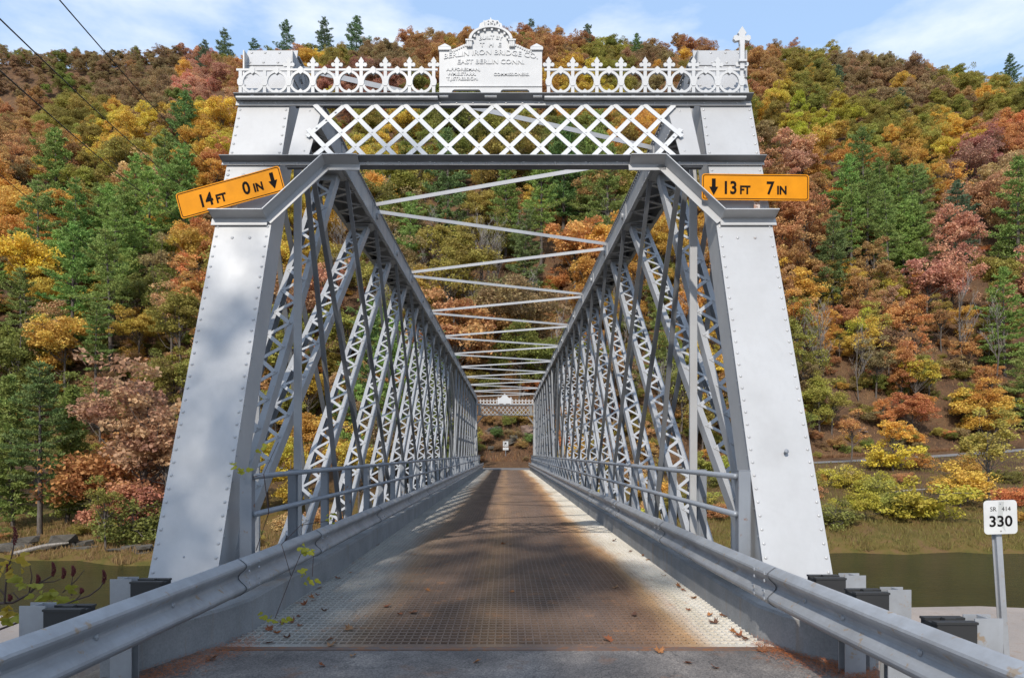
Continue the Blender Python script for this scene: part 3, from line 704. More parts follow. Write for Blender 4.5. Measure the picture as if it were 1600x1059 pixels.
# ------------------------------------------------------------------ route marker
def u_post(name, p, q, w, parent):
    p, q = Vector(p), Vector(q); b = MB(); e = (q - p).normalized(); sx = V(1, 0, 0); n = sx.cross(e).normalized(); l = (q - p).length; c = (p + q) / 2
    b.hexa(c, e * l / 2, sx * w * .25, n * .0025)
    for k in (-1, 1):
        b.hexa(c + sx * k * w * .27 - n * .016, e * l / 2, sx * .0025, n * .018); b.hexa(c + sx * k * w * .38 - n * .033, e * l / 2, sx * w * .12, n * .0025)
    t = .05
    while t < l: b.tube([p + e * t - n * .0026, p + e * t - n * .0034], .006, 6); t += .05
    return b.build(name, M_galv, parent)
rm = thing('route_marker_sign', 'small white SR 414 330 route marker on a leaning steel post', 'sign', (4.66, 6.35, -.9))
u_post('post', (4.715, 6.36, -.95), (4.575, 6.36, 1.15), .085, rm)
c = V(4.585, 6.325, 1.025); ux, uy = V(1, 0, .03).normalized(), V(-.03, 0, 1).normalized(); un = ux.cross(uy)
b = MB(); b.prism(rounded(.150, .152, .034), c - un * .003, ux, uy, un, .003); b.build('panel', M_wht, rm)
M_dent = plain('sign_dirt', (.42, .43, .42), .5)
b = MB(); b.prism([(-.012, .14), (.035, .14), (.020, 0), (.042, -.13), (-.045, -.02), (-.02, .04)], c + un * .0004, ux, uy, un, .0006); b.build('scuff', M_dent, rm)
lettering('SR   414', .055, c + uy * .055 + un * .0015, ux, uy, M_blk, rm, 'CENTER', .0004, 1.0)
lettering('330', .135, c - uy * .082 + un * .0015, ux, uy, M_blk, rm, 'CENTER', .0004, 1.06, offset=.003)
b = MB(); b.dome(c + uy * .12 + un * .001, un, .008, .004); b.dome(c - uy * .125 + un * .001, un, .008, .004); b.build('bolt', M_galv, rm)
# sign across the far road
fs = thing('regulatory_sign', 'small white regulatory sign above a plate across the far road', 'sign', (.02, 76.9, 0))
fy = 76.9; cx = .02
b = MB(); b.tube([(cx, fy + .04, -.2), (cx, fy + .04, 2.95)], .03, 6); b.build('post', M_galv, fs)
b = MB(); b.prism(rounded(.30, .30, .03), (cx, fy, 2.60), (1, 0, 0), (0, 0, 1), (0, 1, 0), .01); b.build('panel', M_wht, fs)
o_, i_ = rounded(.275, .275, .02), rounded(.25, .25, .015); n = len(o_); b = MB(); b.add([V(cx + u, fy - .002, 2.60 + v) for u, v in o_ + i_], [(k, (k + 1) % n, n + (k + 1) % n, n + k) for k in range(n)]); b.build('border', M_blk, fs)
b = MB()
b.prism([(-.16, .14), (-.02, .14), (-.02, .20), (.10, .09), (-.02, -.02), (-.02, .04), (-.08, .04), (-.08, -.20), (-.16, -.20)], (cx + .03, fy - .004, 2.60), (1, 0, 0), (0, 0, 1), (0, 1, 0), .003)
b.bar((cx - .18, fy - .006, 2.78), (cx + .18, fy - .006, 2.42), .045, .003, V(0, 1, 0)); b.build('symbol', M_blk, fs)
b = MB(); b.prism(rounded(.30, .14, .02), (cx, fy, 2.07), (1, 0, 0), (0, 0, 1), (0, 1, 0), .01); b.build('plate', M_wht, fs)
b = MB()
for zz in (.05, -.05): b.box((cx - .2, fy - .003, 2.07 + zz - .018), (cx + .2, fy - .001, 2.07 + zz + .018))
b.build('printing', plain('faint_print', (.35, .35, .36)), fs)
# ------------------------------------------------------------------ abutment and slabs
ab = thing('abutment', 'concrete bridge abutment with low side slabs at the river edge', 'abutment', (0, 6.2, -.7))
b = MB(); b.box((-3.4, 5.82, -6), (3.4, 6.05, -.11)); b.build('back_wall', M_slab, ab)
b = MB(); b.box((-3.6, 6.05, -6), (3.6, 8.0, -.625)); b.build('bridge_seat', M_slab, ab)
for s, lab in ((-1, None), (1, None)):
    poly = [(3.62, 6.0), (3.62, 10.0), (5.3, 10.35), (7.2, 10.5), (9.4, 10.0), (11.5, 9.2), (11.5, 6.0)]
    b = MB(); b.prism([(s * u, v) for u, v in poly], (0, 0, -6), (1, 0, 0), (0, 1, 0), (0, 0, 1), 5.32 if s > 0 else 5.2); b.build('slab', M_slab, ab)
b = MB(); b.box((3.66, 9.0, -.678), (4.9, 9.9, -.60)); b.build('pad', concrete('pale_concrete', (.55, .54, .52), (.44, .43, .41)), ab)
fa = thing('abutment', 'grey concrete abutment under the far end of the bridge', 'abutment', (0, 66.2, -3))
b = MB(); b.box((-3.6, 64.9, -6), (3.6, 66.2, -.63)); b.build('bridge_seat', M_slab, fa)
b = MB(); b.box((-3.4, 66.2, -6), (3.4, 66.6, -.32)); b.build('back_wall', M_slab, fa)
# ------------------------------------------------------------------ overhead wires
def wire(p, q, sag, label, r=.012):
    p, q = Vector(p), Vector(q); pts = []
    for k in range(25):
        t = k / 24; pts.append(p + (q - p) * t - V(0, 0, sag * 4 * t * (1 - t)))
    b = MB(); b.tube(pts, r, 5); tag(b.build('overhead_wire', M_wire), label, 'wire', 'overhead wires over the wooded slope')
wire(unproj(-30, -143, 22), unproj(385, 312, 130), .9, 'thin black overhead wire leaving the top edge nearest the bridge', .030)
wire(unproj(-60, -28, 22), unproj(330, 320, 130), .9, 'second overhead wire from the bridge, starting at the sky above the far ridge', .030)
wire(unproj(-60, 57, 22), unproj(300, 350, 130), .9, 'third overhead wire from the bridge, crossing the front of the far ridge', .030)
wire(unproj(-60, 222, 22), unproj(240, 440, 100), .9, 'lowest overhead wire, crossing the big layered pine', .014)
# ------------------------------------------------------------------ fallen leaves
LEAF = [(0, -.62), (.06, -.32), (.30, -.36), (.26, -.20), (.52, -.10), (.40, .02), (.58, .28), (.34, .22), (.30, .34), (.14, .22), (.16, .46), (.08, .42), (0, .70)]
LEAF = LEAF + [(-u, v) for u, v in LEAF[-2:0:-1]]
def leaf_mesh(sz, curl, seed):
    r = random.Random(seed); pts = [(0, 0)] + LEAF; vs = []
    for u, v in pts:
        u2, v2 = u * (1 + r.uniform(-.1, .1)), v * (1 + r.uniform(-.08, .08)); vs.append((u2 * sz, v2 * sz, sz * (curl * (u2 * u2 * 1.4 + max(v2, 0) ** 2 * .8) + r.uniform(0, .10)) + .004))
    n = len(LEAF); me = bpy.data.meshes.new('fallen_leaf'); me.from_pydata(vs, [], [(0, 1 + k, 1 + (k + 1) % n) for k in range(n)]); me.update(); return me
def leaf_mat(name, c, trans=.25):
    m, t, b = new_mat(name); oi = N(t, 'ShaderNodeObjectInfo'); p = pos(t)
    cc = mix(t, noise(t, p, 25, 3), oi.outputs['Color'], mix(t, .5, oi.outputs['Color'], (.10, .05, .025))); t.links.new(cc, b.inputs['Base Color']); b.inputs['Roughness'].default_value = .7
    tr = N(t, 'ShaderNodeBsdfTranslucent'); t.links.new(cc, tr.inputs[0]); ms = N(t, 'ShaderNodeMixShader'); ms.inputs[0].default_value = trans
    t.links.new(b.outputs[0], ms.inputs[1]); t.links.new(tr.outputs[0], ms.inputs[2]); t.links.new(ms.outputs[0], t.nodes['Material Output'].inputs[0]); return m
M_fall = leaf_mat('dry_leaf', (.3, .1, .03))
lm = [leaf_mesh(1, cu, i) for i, cu in enumerate((.25, .6, .95, .45, .8))]
for m_ in lm: m_.materials.append(M_fall)
LV = {'by the shaded kerb': [(547, 895), (528, 904), (499, 919), (495, 930), (487, 934), (490, 939), (476, 944), (508, 955), (466, 963), (421, 983), (468, 978), (449, 997), (422, 1005), (455, 972), (440, 975), (545, 878), (562, 868), (577, 858), (590, 852), (604, 838), (432, 990)],
      'on the dark middle of the deck grating': [(546, 983), (515, 1000), (518, 1009), (668, 923), (606, 947), (624, 960), (647, 957), (962, 918), (991, 960), (951, 1000), (786, 850), (800, 925)],
      'on the grey asphalt before the deck': [(551, 1025), (503, 1040), (1030, 1018), (1076, 1036), (1116, 1043), (1191, 1016), (745, 1034), (330, 1030)],
      'on the pale strip by the sunlit kerb': [(1013, 875), (1036, 900), (1060, 916), (1084, 935), (1076, 953), (1109, 961), (1130, 963), (1145, 987), (1155, 993), (1163, 997), (1117, 974), (1068, 923), (985, 862), (960, 845), (1005, 868), (1042, 893)]}
FL = []
pal = [(.36, .12, .03), (.30, .09, .03), (.42, .17, .05), (.22, .09, .04), (.14, .06, .035), (.38, .20, .09)]
for where, pts in LV.items():
    for k, (px, py) in enumerate(pts):
        p = ground_at(px, py); o = bpy.data.objects.new('fallen_leaf', lm[(k * 3 + int(px)) % 5]); COL.objects.link(o)
        s = random.uniform(.055, .095) if 'shaded' not in where else random.uniform(.05, .085)
        o.scale = (s, s, s); o.location = (p.x, p.y, .004); o.rotation_euler = (random.uniform(-.35, .35), random.uniform(-.35, .35), random.uniform(0, 6.28))
        cc = pal[(k * 5 + int(py)) % 6] if 'shaded' not in where else pal[(k * 2 + int(py)) % 5]; o.color = (*cc, 1)
        tag(o, None, 'leaf', 'fallen leaves lying ' + where); FL.append((where, p.y, o))
ORD_ = ['nearest', 'second nearest', 'third nearest', 'fourth nearest', 'fifth nearest', 'sixth nearest', 'seventh nearest', 'eighth nearest', 'ninth nearest', 'tenth nearest', 'eleventh nearest', 'twelfth nearest', 'thirteenth nearest', 'fourteenth nearest', 'fifteenth nearest', 'sixteenth nearest', 'seventeenth nearest', 'eighteenth nearest', 'nineteenth nearest', 'twentieth nearest', 'farthest']
for where in LV:
    for k, (_, _, o) in enumerate(sorted((t for t in FL if t[0] == where), key=lambda t: t[1])):
        o['label'] = (ORD_[k] if k < 21 else 'farthest') + ' brown maple leaf ' + where
# orange needle litter at the kerb end
b = MB()
for k in range(3600):
    t = random.random(); px = 1185 + 200 * t + random.gauss(0, 14); py = 1004 + 62 * t + random.gauss(0, 9)
    p = ground_at(px, py); a = random.uniform(0, 6.28); l = random.uniform(.03, .065); d = V(math.cos(a), math.sin(a), random.uniform(-.1, .3)) * l; w = V(-d.y, d.x, 0).normalized() * .0018; z = V(0, 0, random.uniform(.003, .03))
    b.add([p + z - w, p + z + w, p + z + d], [(0, 1, 2)])
for k in range(1800):
    t = random.random(); px = 400 - 180 * t + random.gauss(0, 10); py = 1000 + 62 * t + random.gauss(0, 8)
    p = ground_at(px, py); a = random.uniform(0, 6.28); l = random.uniform(.03, .06); d = V(math.cos(a), math.sin(a), random.uniform(-.1, .3)) * l; w = V(-d.y, d.x, 0).normalized() * .0018; z = V(0, 0, random.uniform(.003, .02))
    b.add([p + z - w, p + z + w, p + z + d], [(0, 1, 2)])
o = b.build('needle_litter', plain('dry_needles', (.40, .12, .03), .8)); tag(o, 'drift of rust orange pine needles along the kerb ends', 'pine needles', None, 'stuff')
# ------------------------------------------------------------------ sumac and vines by the rails
M_sprig = leaf_mat('yellow_leaf', (.5, .4, .03), .4); M_twig = plain('dark_twig', (.055, .032, .028), .8); M_cone = plain('sumac_red', (.085, .010, .010), .9)
def sprig_leaves(b, c, n, spread, sz, rr):
    for _ in range(n):
        p = Vector(c) + V(rr.gauss(0, spread), rr.gauss(0, spread), rr.gauss(0, spread * .8)); a = rr.uniform(0, 6.28)
        u = V(math.cos(a), math.sin(a) * .6, rr.uniform(-.7, .3)).normalized(); w = u.cross(V(rr.gauss(0, .5), -1, rr.gauss(.3, .5))).normalized(); nn = u.cross(w)
        s = sz * rr.uniform(.6, 1.1); pl = [(0, 0), (.35, .10), (.6, .42), (.34, .62), (.30, .9), (0, 1.15), (-.30, .9), (-.34, .62), (-.6, .42), (-.35, .10)]
        b.add([p + w * (q * s * .62) + u * (v * s) + nn * (abs(q) * s * .25) for q, v in pl], [tuple(range(10))])
rr = random.Random(3)
def at(px, py, y): return unproj(px, py, y)
su = thing('sumac_shrub', 'leaning sumac with dark red seed heads and yellow leaves behind the shaded guardrail', 'shrub', at(-40, 1000, 5.6))
b = MB()
b.tube([at(-80, 990, 5.9), at(-20, 943, 5.7), at(20, 941, 5.6), at(45, 928, 5.6), at(62, 910, 5.6), at(82, 899, 5.6)], [.014, .012, .010, .009, .007, .005], 6)
b.tube([at(-20, 990, 5.8), at(60, 960, 5.5), at(118, 937, 5.4), at(140, 930, 5.4), at(156, 918, 5.4), at(161, 910, 5.4)], [.01, .008, .007, .006, .005, .004], 6)
b.tube([at(7, 943, 5.6), at(9, 915, 5.6), at(12, 890, 5.6), at(20, 862, 5.6), at(22, 848, 5.6)], [.008, .007, .006, .005, .004], 6)
for q in (((45, 928), (50, 900), (46, 880)), ((62, 910), (85, 908), (100, 902)), ((112, 930), (112, 910), (114, 897)), ((8, 930), (-5, 915), (-12, 905)), ((30, 936), (20, 925), (14, 930)), ((118, 937), (125, 930), (127, 925)), ((98, 925), (120, 905), (132, 890))):
    b.tube([at(x, y, 5.6) for x, y in q], [.005, .004, .002], 5)
b.build('stem', M_twig, su)
for x, y, k in ((82, 899, 20), (98, 903, 16), (113, 899, 15), (161, 911, 20), (58, 911, 13), (11, 896, 14), (22, 850, 26), (14, 938, 9), (126, 926, 7)):
    b = MB(); p0 = at(x, y, 5.6); h = k * 5.6 / FPX
    for j in range(26):
        t = j / 25; a = j * 2.4; r_ = .018 * math.sin(math.pi * (.15 + .8 * t)) ; b.dome(p0 + V(math.cos(a) * r_ * .5 + .012 * math.sin(t * 3), math.sin(a) * r_ * .5, h * t), V(math.cos(a), math.sin(a), .5), .009, .010, 5)
    b.build('seed_head', M_cone, su)
for x, y, n, sp in ((15, 885, 7, .035), (30, 873, 5, .03), (75, 925, 10, .05), (100, 935, 14, .07), (85, 940, 6, .05), (10, 955, 7, .04), (20, 968, 6, .04), (32, 902, 4, .02), (40, 914, 4, .02)):
    b = MB(); sprig_leaves(b, at(x, y, 5.55), n, sp * .8, .085, rr); o = b.build('leaf_cluster', M_sprig, su); o.color = (.50, .36, .03, 1) if n % 2 else (.36, .36, .035, 1)
vn = thing('creeper_vine', 'thin creeper with a few yellow green leaves over the shaded guardrail', 'vine', at(440, 960, 6.1))
b = MB()
b.tube([at(430, 965, 6.1), at(455, 900, 6.5), at(470, 865, 6.6), at(490, 862, 6.5), at(488, 900, 6.4)], .0035, 5); b.tube([at(455, 900, 6.5), at(440, 850, 6.7), at(470, 820, 7.0), at(522, 812, 7.5)], .0035, 5)
b.tube([at(400, 860, 6.8), at(420, 800, 6.8), at(412, 740, 6.8), at(395, 745, 6.8)], .005, 5); b.tube([at(412, 740, 6.8), at(435, 690, 6.8)], .0025, 5); b.build('stem', M_twig, vn)
for x, y, y_, n in ((420, 963, 5.95, 5), (445, 966, 5.95, 5), (482, 862, 6.4, 6), (468, 858, 6.4, 5), (478, 893, 6.4, 4), (484, 906, 6.4, 4), (520, 812, 7.4, 5), (380, 733, 6.7, 4), (411, 700, 6.7, 4), (370, 728, 6.7, 4)):
    b = MB(); sprig_leaves(b, at(x, y, y_), n, .03, .065, rr); o = b.build('leaf_cluster', M_sprig, vn); o.color = (.42, .42, .03, 1)
# ------------------------------------------------------------------ trees
def foliage_mat(name, trans, hue=0.0):
    m, t, b = new_mat(name); oi = N(t, 'ShaderNodeObjectInfo'); at_ = N(t, 'ShaderNodeAttribute'); at_.attribute_type = 'INSTANCER'; at_.attribute_name = 'tint'
    on = mth(t, 'GREATER_THAN', at_.outputs['Fac'], .0005)
    base = mix(t, on, oi.outputs['Color'], at_.outputs['Color'])
    tone = N(t, 'ShaderNodeAttribute'); tone.attribute_name = 'tone'
    g = N(t, 'ShaderNodeNewGeometry'); rnd = g.outputs['Random Per Island']
    hs = N(t, 'ShaderNodeHueSaturation')
    t.links.new(mth(t, 'ADD', .482 , mth(t, 'MULTIPLY', tone.outputs['Fac'], .03)), hs.inputs['Hue'])
    t.links.new(mth(t, 'ADD', .78, mth(t, 'ADD', mth(t, 'MULTIPLY', tone.outputs['Fac'], .45), mth(t, 'MULTIPLY', rnd, .5))), hs.inputs['Value'])
    hs.inputs['Saturation'].default_value = 0.93; t.links.new(base, hs.inputs['Color'])
    b.inputs['Roughness'].default_value = .65; b.inputs['Specular IOR Level'].default_value = .25
    t.links.new(hs.outputs[0], b.inputs['Base Color'])
    tr = N(t, 'ShaderNodeBsdfTranslucent'); t.links.new(hs.outputs[0], tr.inputs[0]); ms = N(t, 'ShaderNodeMixShader'); ms.inputs[0].default_value = trans
    t.links.new(b.outputs[0], ms.inputs[1]); t.links.new(tr.outputs[0], ms.inputs[2]); t.links.new(ms.outputs[0], t.nodes['Material Output'].inputs[0]); return m
M_leaf = foliage_mat('autumn_foliage', .40); M_need = foliage_mat('pine_foliage', .25)
def bark(name, a, c):
    m, t, b = new_mat(name); p = pos(t); n = noise(t, p, 5, 5, .7, (3, 3, .6)); t.links.new(ramp(t, n, [(.35, a), (.65, c)]), b.inputs['Base Color']); b.inputs['Roughness'].default_value = .9; return m
M_bark = bark('grey_bark', (.055, .042, .033), (.13, .11, .095)); M_birch = bark('pale_bark', (.36, .34, .31), (.60, .58, .54)); M_twigs = bark('grey_twigs', (.20, .175, .155), (.34, .31, .28))
def leaf_quads(C, T, size, r, up=.4, elong=1.4):
    """one small kite per centre, random attitude"""
    n = len(C); nrm = r.normal(size=(n, 3)); nrm[:, 2] = np.abs(nrm[:, 2]) + up; nrm /= np.linalg.norm(nrm, axis=1)[:, None]
    u = np.cross(nrm, r.normal(size=(n, 3))); u /= np.linalg.norm(u, axis=1)[:, None]; w = np.cross(nrm, u)
    s = size * r.uniform(.6, 1.25, (n, 1)); a = C - u * s * elong * .5; c = C + u * s * elong * .5; b = C + w * s * .5 + u * s * .08; d = C - w * s * .5 + u * s * .08
    return np.stack([a, b, c, d], 1).reshape(-1, 3), T
def mesh_from_quads(name, P, tone, m):
    n = len(P) // 4; me = bpy.data.meshes.new(name); me.vertices.add(n * 4); me.vertices.foreach_set('co', P.astype(np.float32).ravel())
    me.loops.add(n * 4); me.loops.foreach_set('vertex_index', np.arange(n * 4, dtype=np.int32)); me.polygons.add(n)
    me.polygons.foreach_set('loop_start', np.arange(0, n * 4, 4, dtype=np.int32)); me.polygons.foreach_set('loop_total', np.full(n, 4, np.int32))
    at_ = me.attributes.new('tone', 'FLOAT', 'FACE'); at_.data.foreach_set('value', tone.astype(np.float32)); me.materials.append(m); me.update(calc_edges=True); return me
def limb(b, p, q, r0, r1, r, bend=.12, n=4):
    p, q = np.array(p), np.array(q); l = np.linalg.norm(q - p); k = r.normal(size=3) * l * bend; pts = []
    for i in range(n + 1):
        t = i / n; pts.append(p + (q - p) * t + k * math.sin(math.pi * t))
    b.tube(pts, [r0 + (r1 - r0) * i / n for i in range(n + 1)], 5, False)
def trunk_mesh(b, name, m):
    me = bpy.data.meshes.new(name); me.from_pydata(b.v, [], b.f); me.update(); me.materials.append(m); me.polygons.foreach_set('use_smooth', [True] * len(b.f)); return me
def broadleaf(seed, H, Rr, base, ncl=85, per=75, leaf=.30, clr=1.0, sparse=0.0, barkm=None):
    r = np.random.default_rng(seed); b = MB(); top = H - .3
    low = H < 5; hz = base + (H - base) * (.36 if low else .5); hh = (H - base) * (.6 if low else .5)
    cl = []; lobes = [(r.normal(size=3) * np.array([.42, .42, .35]), r.uniform(.42, .7)) for _ in range(8)]
    while len(cl) < ncl:
        lc, lr = lobes[r.integers(len(lobes))]; d = r.normal(size=3); d /= np.linalg.norm(d); d[2] = abs(d[2]) * .9 - (.9 if low else .25) * r.random(); p = lc + d * lr * r.uniform(.72, 1.0)
        if np.linalg.norm(p) > 1.12: continue
        x, y, z = p[0] * Rr, p[1] * Rr, hz + p[2] * hh
        if z < base * .8 - (.15 if low else 0): continue
        cl.append((x, y, z))
    cl = np.array(cl); st = np.array([0, 0, -.4]); tp = np.array([r.normal() * .3, r.normal() * .3, base + (H - base) * .72])
    b.tube([st, tp * .3 + r.normal(size=3) * .08, tp * .6 + r.normal(size=3) * .12, tp], [H * .017, H * .013, H * .009, H * .004], 7, False)
    for c in cl[:: max(1, ncl // 26)]:
        t = np.clip((c[2] - base * .55) / (tp[2]) * .75, .22, .92); limb(b, tp * t, c, H * .0065 * (1.15 - t), .018, r)
    P = []; T = []
    for c in cl:
        n = int(per * r.uniform(.6, 1.3) * (1 - sparse)); d = r.normal(size=(n, 3)); d /= np.linalg.norm(d, axis=1)[:, None]
        q = d * (r.uniform(.25, 1, (n, 1)) ** .6) * clr * r.uniform(.7, 1.2) * np.array([1.15, 1.15, .62]); q[:, 2] -= .18 * (q[:, 0] ** 2 + q[:, 1] ** 2) / clr
        P.append(q + c); T.append(np.full(n, np.clip(r.normal(.5, .28), 0, 1)) + r.normal(size=n) * .12)
    P = np.concatenate(P); T = np.clip(np.concatenate(T), 0, 1); Q, T = leaf_quads(P, T, leaf, r)
    return trunk_mesh(b, 'trunk', barkm or M_bark), mesh_from_quads('crown', Q, T, M_leaf), H, Rr
def pine(seed, H, Lm, base=.18, gap=1.0, dens=1.0, droop=0.0, dead=0):
    r = np.random.default_rng(seed); b = MB(); lean = r.normal(size=2) * .25; P = []; T = []; UU = []
    def ax(z): return np.array([lean[0] * (z / H) ** 2, lean[1] * (z / H) ** 2, z])
    b.tube([ax(z) for z in (-.5, H * .25, H * .5, H * .75, H)], [H * .016, H * .013, H * .009, H * .005, .02], 7, False)
    for k in range(dead):
        z = H * base * r.uniform(.35, 1.0); a = r.uniform(0, 6.28); l = r.uniform(.8, 2.2); limb(b, ax(z), ax(z) + np.array([math.cos(a) * l, math.sin(a) * l, r.uniform(-.3, .2)]), .035, .01, r, .1, 2)
    z = H * base
    while z < H - .25:
        t = (z - H * base) / (H * (1 - base)); shape = (1 - t) ** .68 * (.55 + .45 * min(1, t * 5 + .3)) * r.uniform(.62, 1.12); nb = int(r.integers(4, 7)) if t < .9 else 4; a0 = r.uniform(0, 6.28)
        for k in range(nb):
            if r.random() < .10 and t < .8: continue
            a = a0 + 6.28 * k / nb + r.normal() * .25; l = max(.3, Lm * shape * r.uniform(.5, 1.3)); pitch = -.05 + .55 * t + r.normal() * .10 - droop
            p0 = ax(z); dirh = np.array([math.cos(a), math.sin(a), 0]); e = p0 + dirh * l + np.array([0, 0, l * pitch]); side = np.array([-math.sin(a), math.cos(a), 0])
            b.tube([p0, (p0 + e) / 2 - np.array([0, 0, l * .04]), e], [max(.018, l * .016), max(.012, l * .010), .008], 4, False)
            tn = np.clip(r.normal(.5, .25), 0, 1); nt = max(5, int(l * 7.5 * dens))
            for j in range(nt):
                u = r.uniform(.22, 1.03) ; w = (r.random() ** .7) * r.choice([-1, 1]) * l * .34 * (1.15 - u) * 1.2
                c = p0 + (e - p0) * u + side * w + np.array([0, 0, r.normal() * .07 + .05 - l * .04 * math.sin(math.pi * u) + .10 * u * l * .3])
                n = int(r.integers(7, 12)); dv = dirh * r.uniform(.2, .9) + side * np.sign(w) * r.uniform(.1, .8) + np.array([0, 0, .35])
                D = dv + r.normal(size=(n, 3)) * .55; D /= np.linalg.norm(D, axis=1)[:, None]
                P.append(c + r.normal(size=(n, 3)) * np.array([.16, .16, .07])); UU.append(D); T.append(np.full(n, tn) + r.normal(size=n) * .15)
        z += gap * r.uniform(.65, 1.15) * (1 - .35 * t)
    P = np.concatenate(P); U = np.concatenate(UU); T = np.clip(np.concatenate(T), 0, 1); n = len(P)
    W = np.cross(U, r.normal(size=(n, 3))); W /= np.linalg.norm(W, axis=1)[:, None]; s = r.uniform(.25, .46, (n, 1)); wd = .066
    Q = np.stack([P - U * s * .15, P + U * s * .4 + W * wd, P + U * s, P + U * s * .4 - W * wd], 1).reshape(-1, 3)
    return trunk_mesh(b, 'trunk', M_bark), mesh_from_quads('crown', Q, T, M_need), H, Lm
def bare(seed, H, barkm, spread=.32, tw=3):
    r = np.random.default_rng(seed); b = MB(); tb = MB()
    def rec(p, d, l, rad, lev):
        n = 4; pts = [np.array(p)]; dd = np.array(d)
        for i in range(n): dd = dd + r.normal(size=3) * .07 + np.array([0, 0, .05]); dd /= np.linalg.norm(dd); pts.append(pts[-1] + dd * l / n)
        (b if lev < 2 else tb).tube(pts, [rad * (1 - .7 * i / n) for i in range(n + 1)], 6 if lev == 0 else 4, False)
        if lev < 3:
            for k in range((9, 6, 5)[lev]):
                t = r.uniform(.3 if lev == 0 else .2, 1); i = min(n - 1, int(t * n)); q = pts[i] + (pts[i + 1] - pts[i]) * (t * n - i); a = r.uniform(0, 6.28)
                nd = dd * .9 + np.array([math.cos(a), math.sin(a), .25]) * r.uniform(spread, spread * 2.2); nd /= np.linalg.norm(nd); rec(q, nd, l * r.uniform(.25, .45), max(.012, rad * (1 - .7 * t) * .5), lev + 1)
    for k in range(tw): rec((k * .35 - .3, r.normal() * .2, -.4), (r.normal() * .10 + (k - 1) * .10, r.normal() * .08, 1), H * r.uniform(.8, 1.0), H * .0105, 0)
    me = trunk_mesh(tb, 'crown', M_twigs); return trunk_mesh(b, 'trunk', barkm), me, H, H * .3
PRO = {}
PRO['maple'] = [broadleaf(11, 12.5, 4.3, 1.8, 100, 100, .235), broadleaf(12, 14, 4.8, 2.2, 120, 100, .24), broadleaf(13, 11, 3.8, 1.4, 90, 100, .23), broadleaf(14, 15, 4.4, 2.6, 115, 100, .24), broadleaf(15, 13, 5.2, 2.0, 120, 95, .24), broadleaf(16, 15, 3.4, 2.2, 95, 95, .23, .85), broadleaf(17, 12, 4.6, 1.6, 80, 120, .25, 1.15), broadleaf(18, 14, 3.9, 3.4, 70, 90, .23, .8, .1)]
PRO['oak'] = [broadleaf(21, 13, 4.6, 2.4, 88, 90, .26, .95, .1), broadleaf(22, 14.5, 5.0, 2.8, 100, 88, .26, .95, .12), broadleaf(23, 11.5, 4.2, 1.8, 80, 90, .26, .9, .1), broadleaf(24, 14, 3.8, 3.0, 76, 84, .25, .85, .15), broadleaf(25, 12.5, 5.2, 2.2, 86, 84, .25, 1.05, .15)]
PRO['thin'] = [broadleaf(31, 12, 3.6, 3, 70, 56, .21, .8, .15), broadleaf(32, 9.5, 3.0, 1.8, 60, 60, .20, .75, .1)]
PRO['bush'] = [broadleaf(41, 4.2, 2.6, .35, 80, 95, .135, .55), broadleaf(42, 3.2, 2.2, .25, 62, 95, .125, .5), broadleaf(43, 2.0, 1.7, .1, 46, 80, .10, .38)]
PRO['pine'] = [pine(51, 19, 5.4, .16, 1.4, 1.25), pine(52, 17, 5.0, .12, 1.3, 1.25), pine(53, 21, 5.8, .2, 1.5, 1.25), pine(54, 15, 4.5, .12, 1.2, 1.2), pine(55, 22, 5.4, .34, 1.5, 1.25, 0, 10)]
PRO['hemlock'] = [pine(61, 15, 3.4, .10, .62, 1.0, .22, 6), pine(62, 13, 3.0, .08, .6, 1.0, .2, 6)]
PRO['bare'] = [bare(71, 13, M_birch), bare(72, 11, M_birch, .36, 2), bare(73, 12, M_bark, .4, 1), bare(74, 12, M_bark, .3, 1)]
NAMES = dict(maple='maple_tree', oak='oak_tree', thin='thin_tree', bush='bush', pine='pine_tree', hemlock='hemlock_tree', bare='bare_tree')
CATS = dict(maple='tree', oak='tree', thin='tree', bush='bush', pine='pine tree', hemlock='hemlock tree', bare='bare tree')
CC_ = dict(gold=(.40, .275, .028), amber=(.385, .225, .032), orange=(.37, .165, .045), rust=(.30, .165, .055), salmon=(.35, .178, .100), red=(.31, .125, .065), maroon=(.24, .115, .070), brown=(.215, .145, .062), tan=(.35, .23, .095), olive=(.215, .185, .032), moss=(.15, .155, .030),
          lime=(.32, .28, .022), green=(.135, .190, .038), dkgreen=(.090, .135, .036), blgreen=(.078, .120, .055), grey=(.30, .25, .2), yellow=(.50, .33, .02))
CC = {k: tuple(min(.62, x * 1.30) for x in v) for k, v in CC_.items()}
def jit(c, r=.16):
    k = 1 + random.uniform(-r, r); return (c[0] * k * (1 + random.uniform(-.10, .10)), c[1] * k * (1 + random.uniform(-.12, .12)), c[2] * k, 1)
TREES = []
def plant(kind, x, y, H, col, label, group=None, var=None, wide=1.0, z=None):
    pr = PRO[kind]; tm, cmesh, H0, R0 = pr[random.randrange(len(pr)) if var is None else var % len(pr)]; s = H / H0
    root = thing(NAMES[kind], label, CATS[kind], (x, y, zt1(x, y) if z is None else z), group)
    root.rotation_euler = (random.uniform(-.03, .03), random.uniform(-.03, .03), random.uniform(0, 6.28)); root.scale = (s * wide, s * wide, s)
    o = bpy.data.objects.new('trunk', tm); COL.objects.link(o); o.parent = root
    c = bpy.data.objects.new('crown', cmesh); COL.objects.link(c); c.parent = root; c.color = jit(CC[col]) if isinstance(col, str) else (*col, 1)
    TREES.append((x, y, H * R0 / H0 * wide * .55)); return root
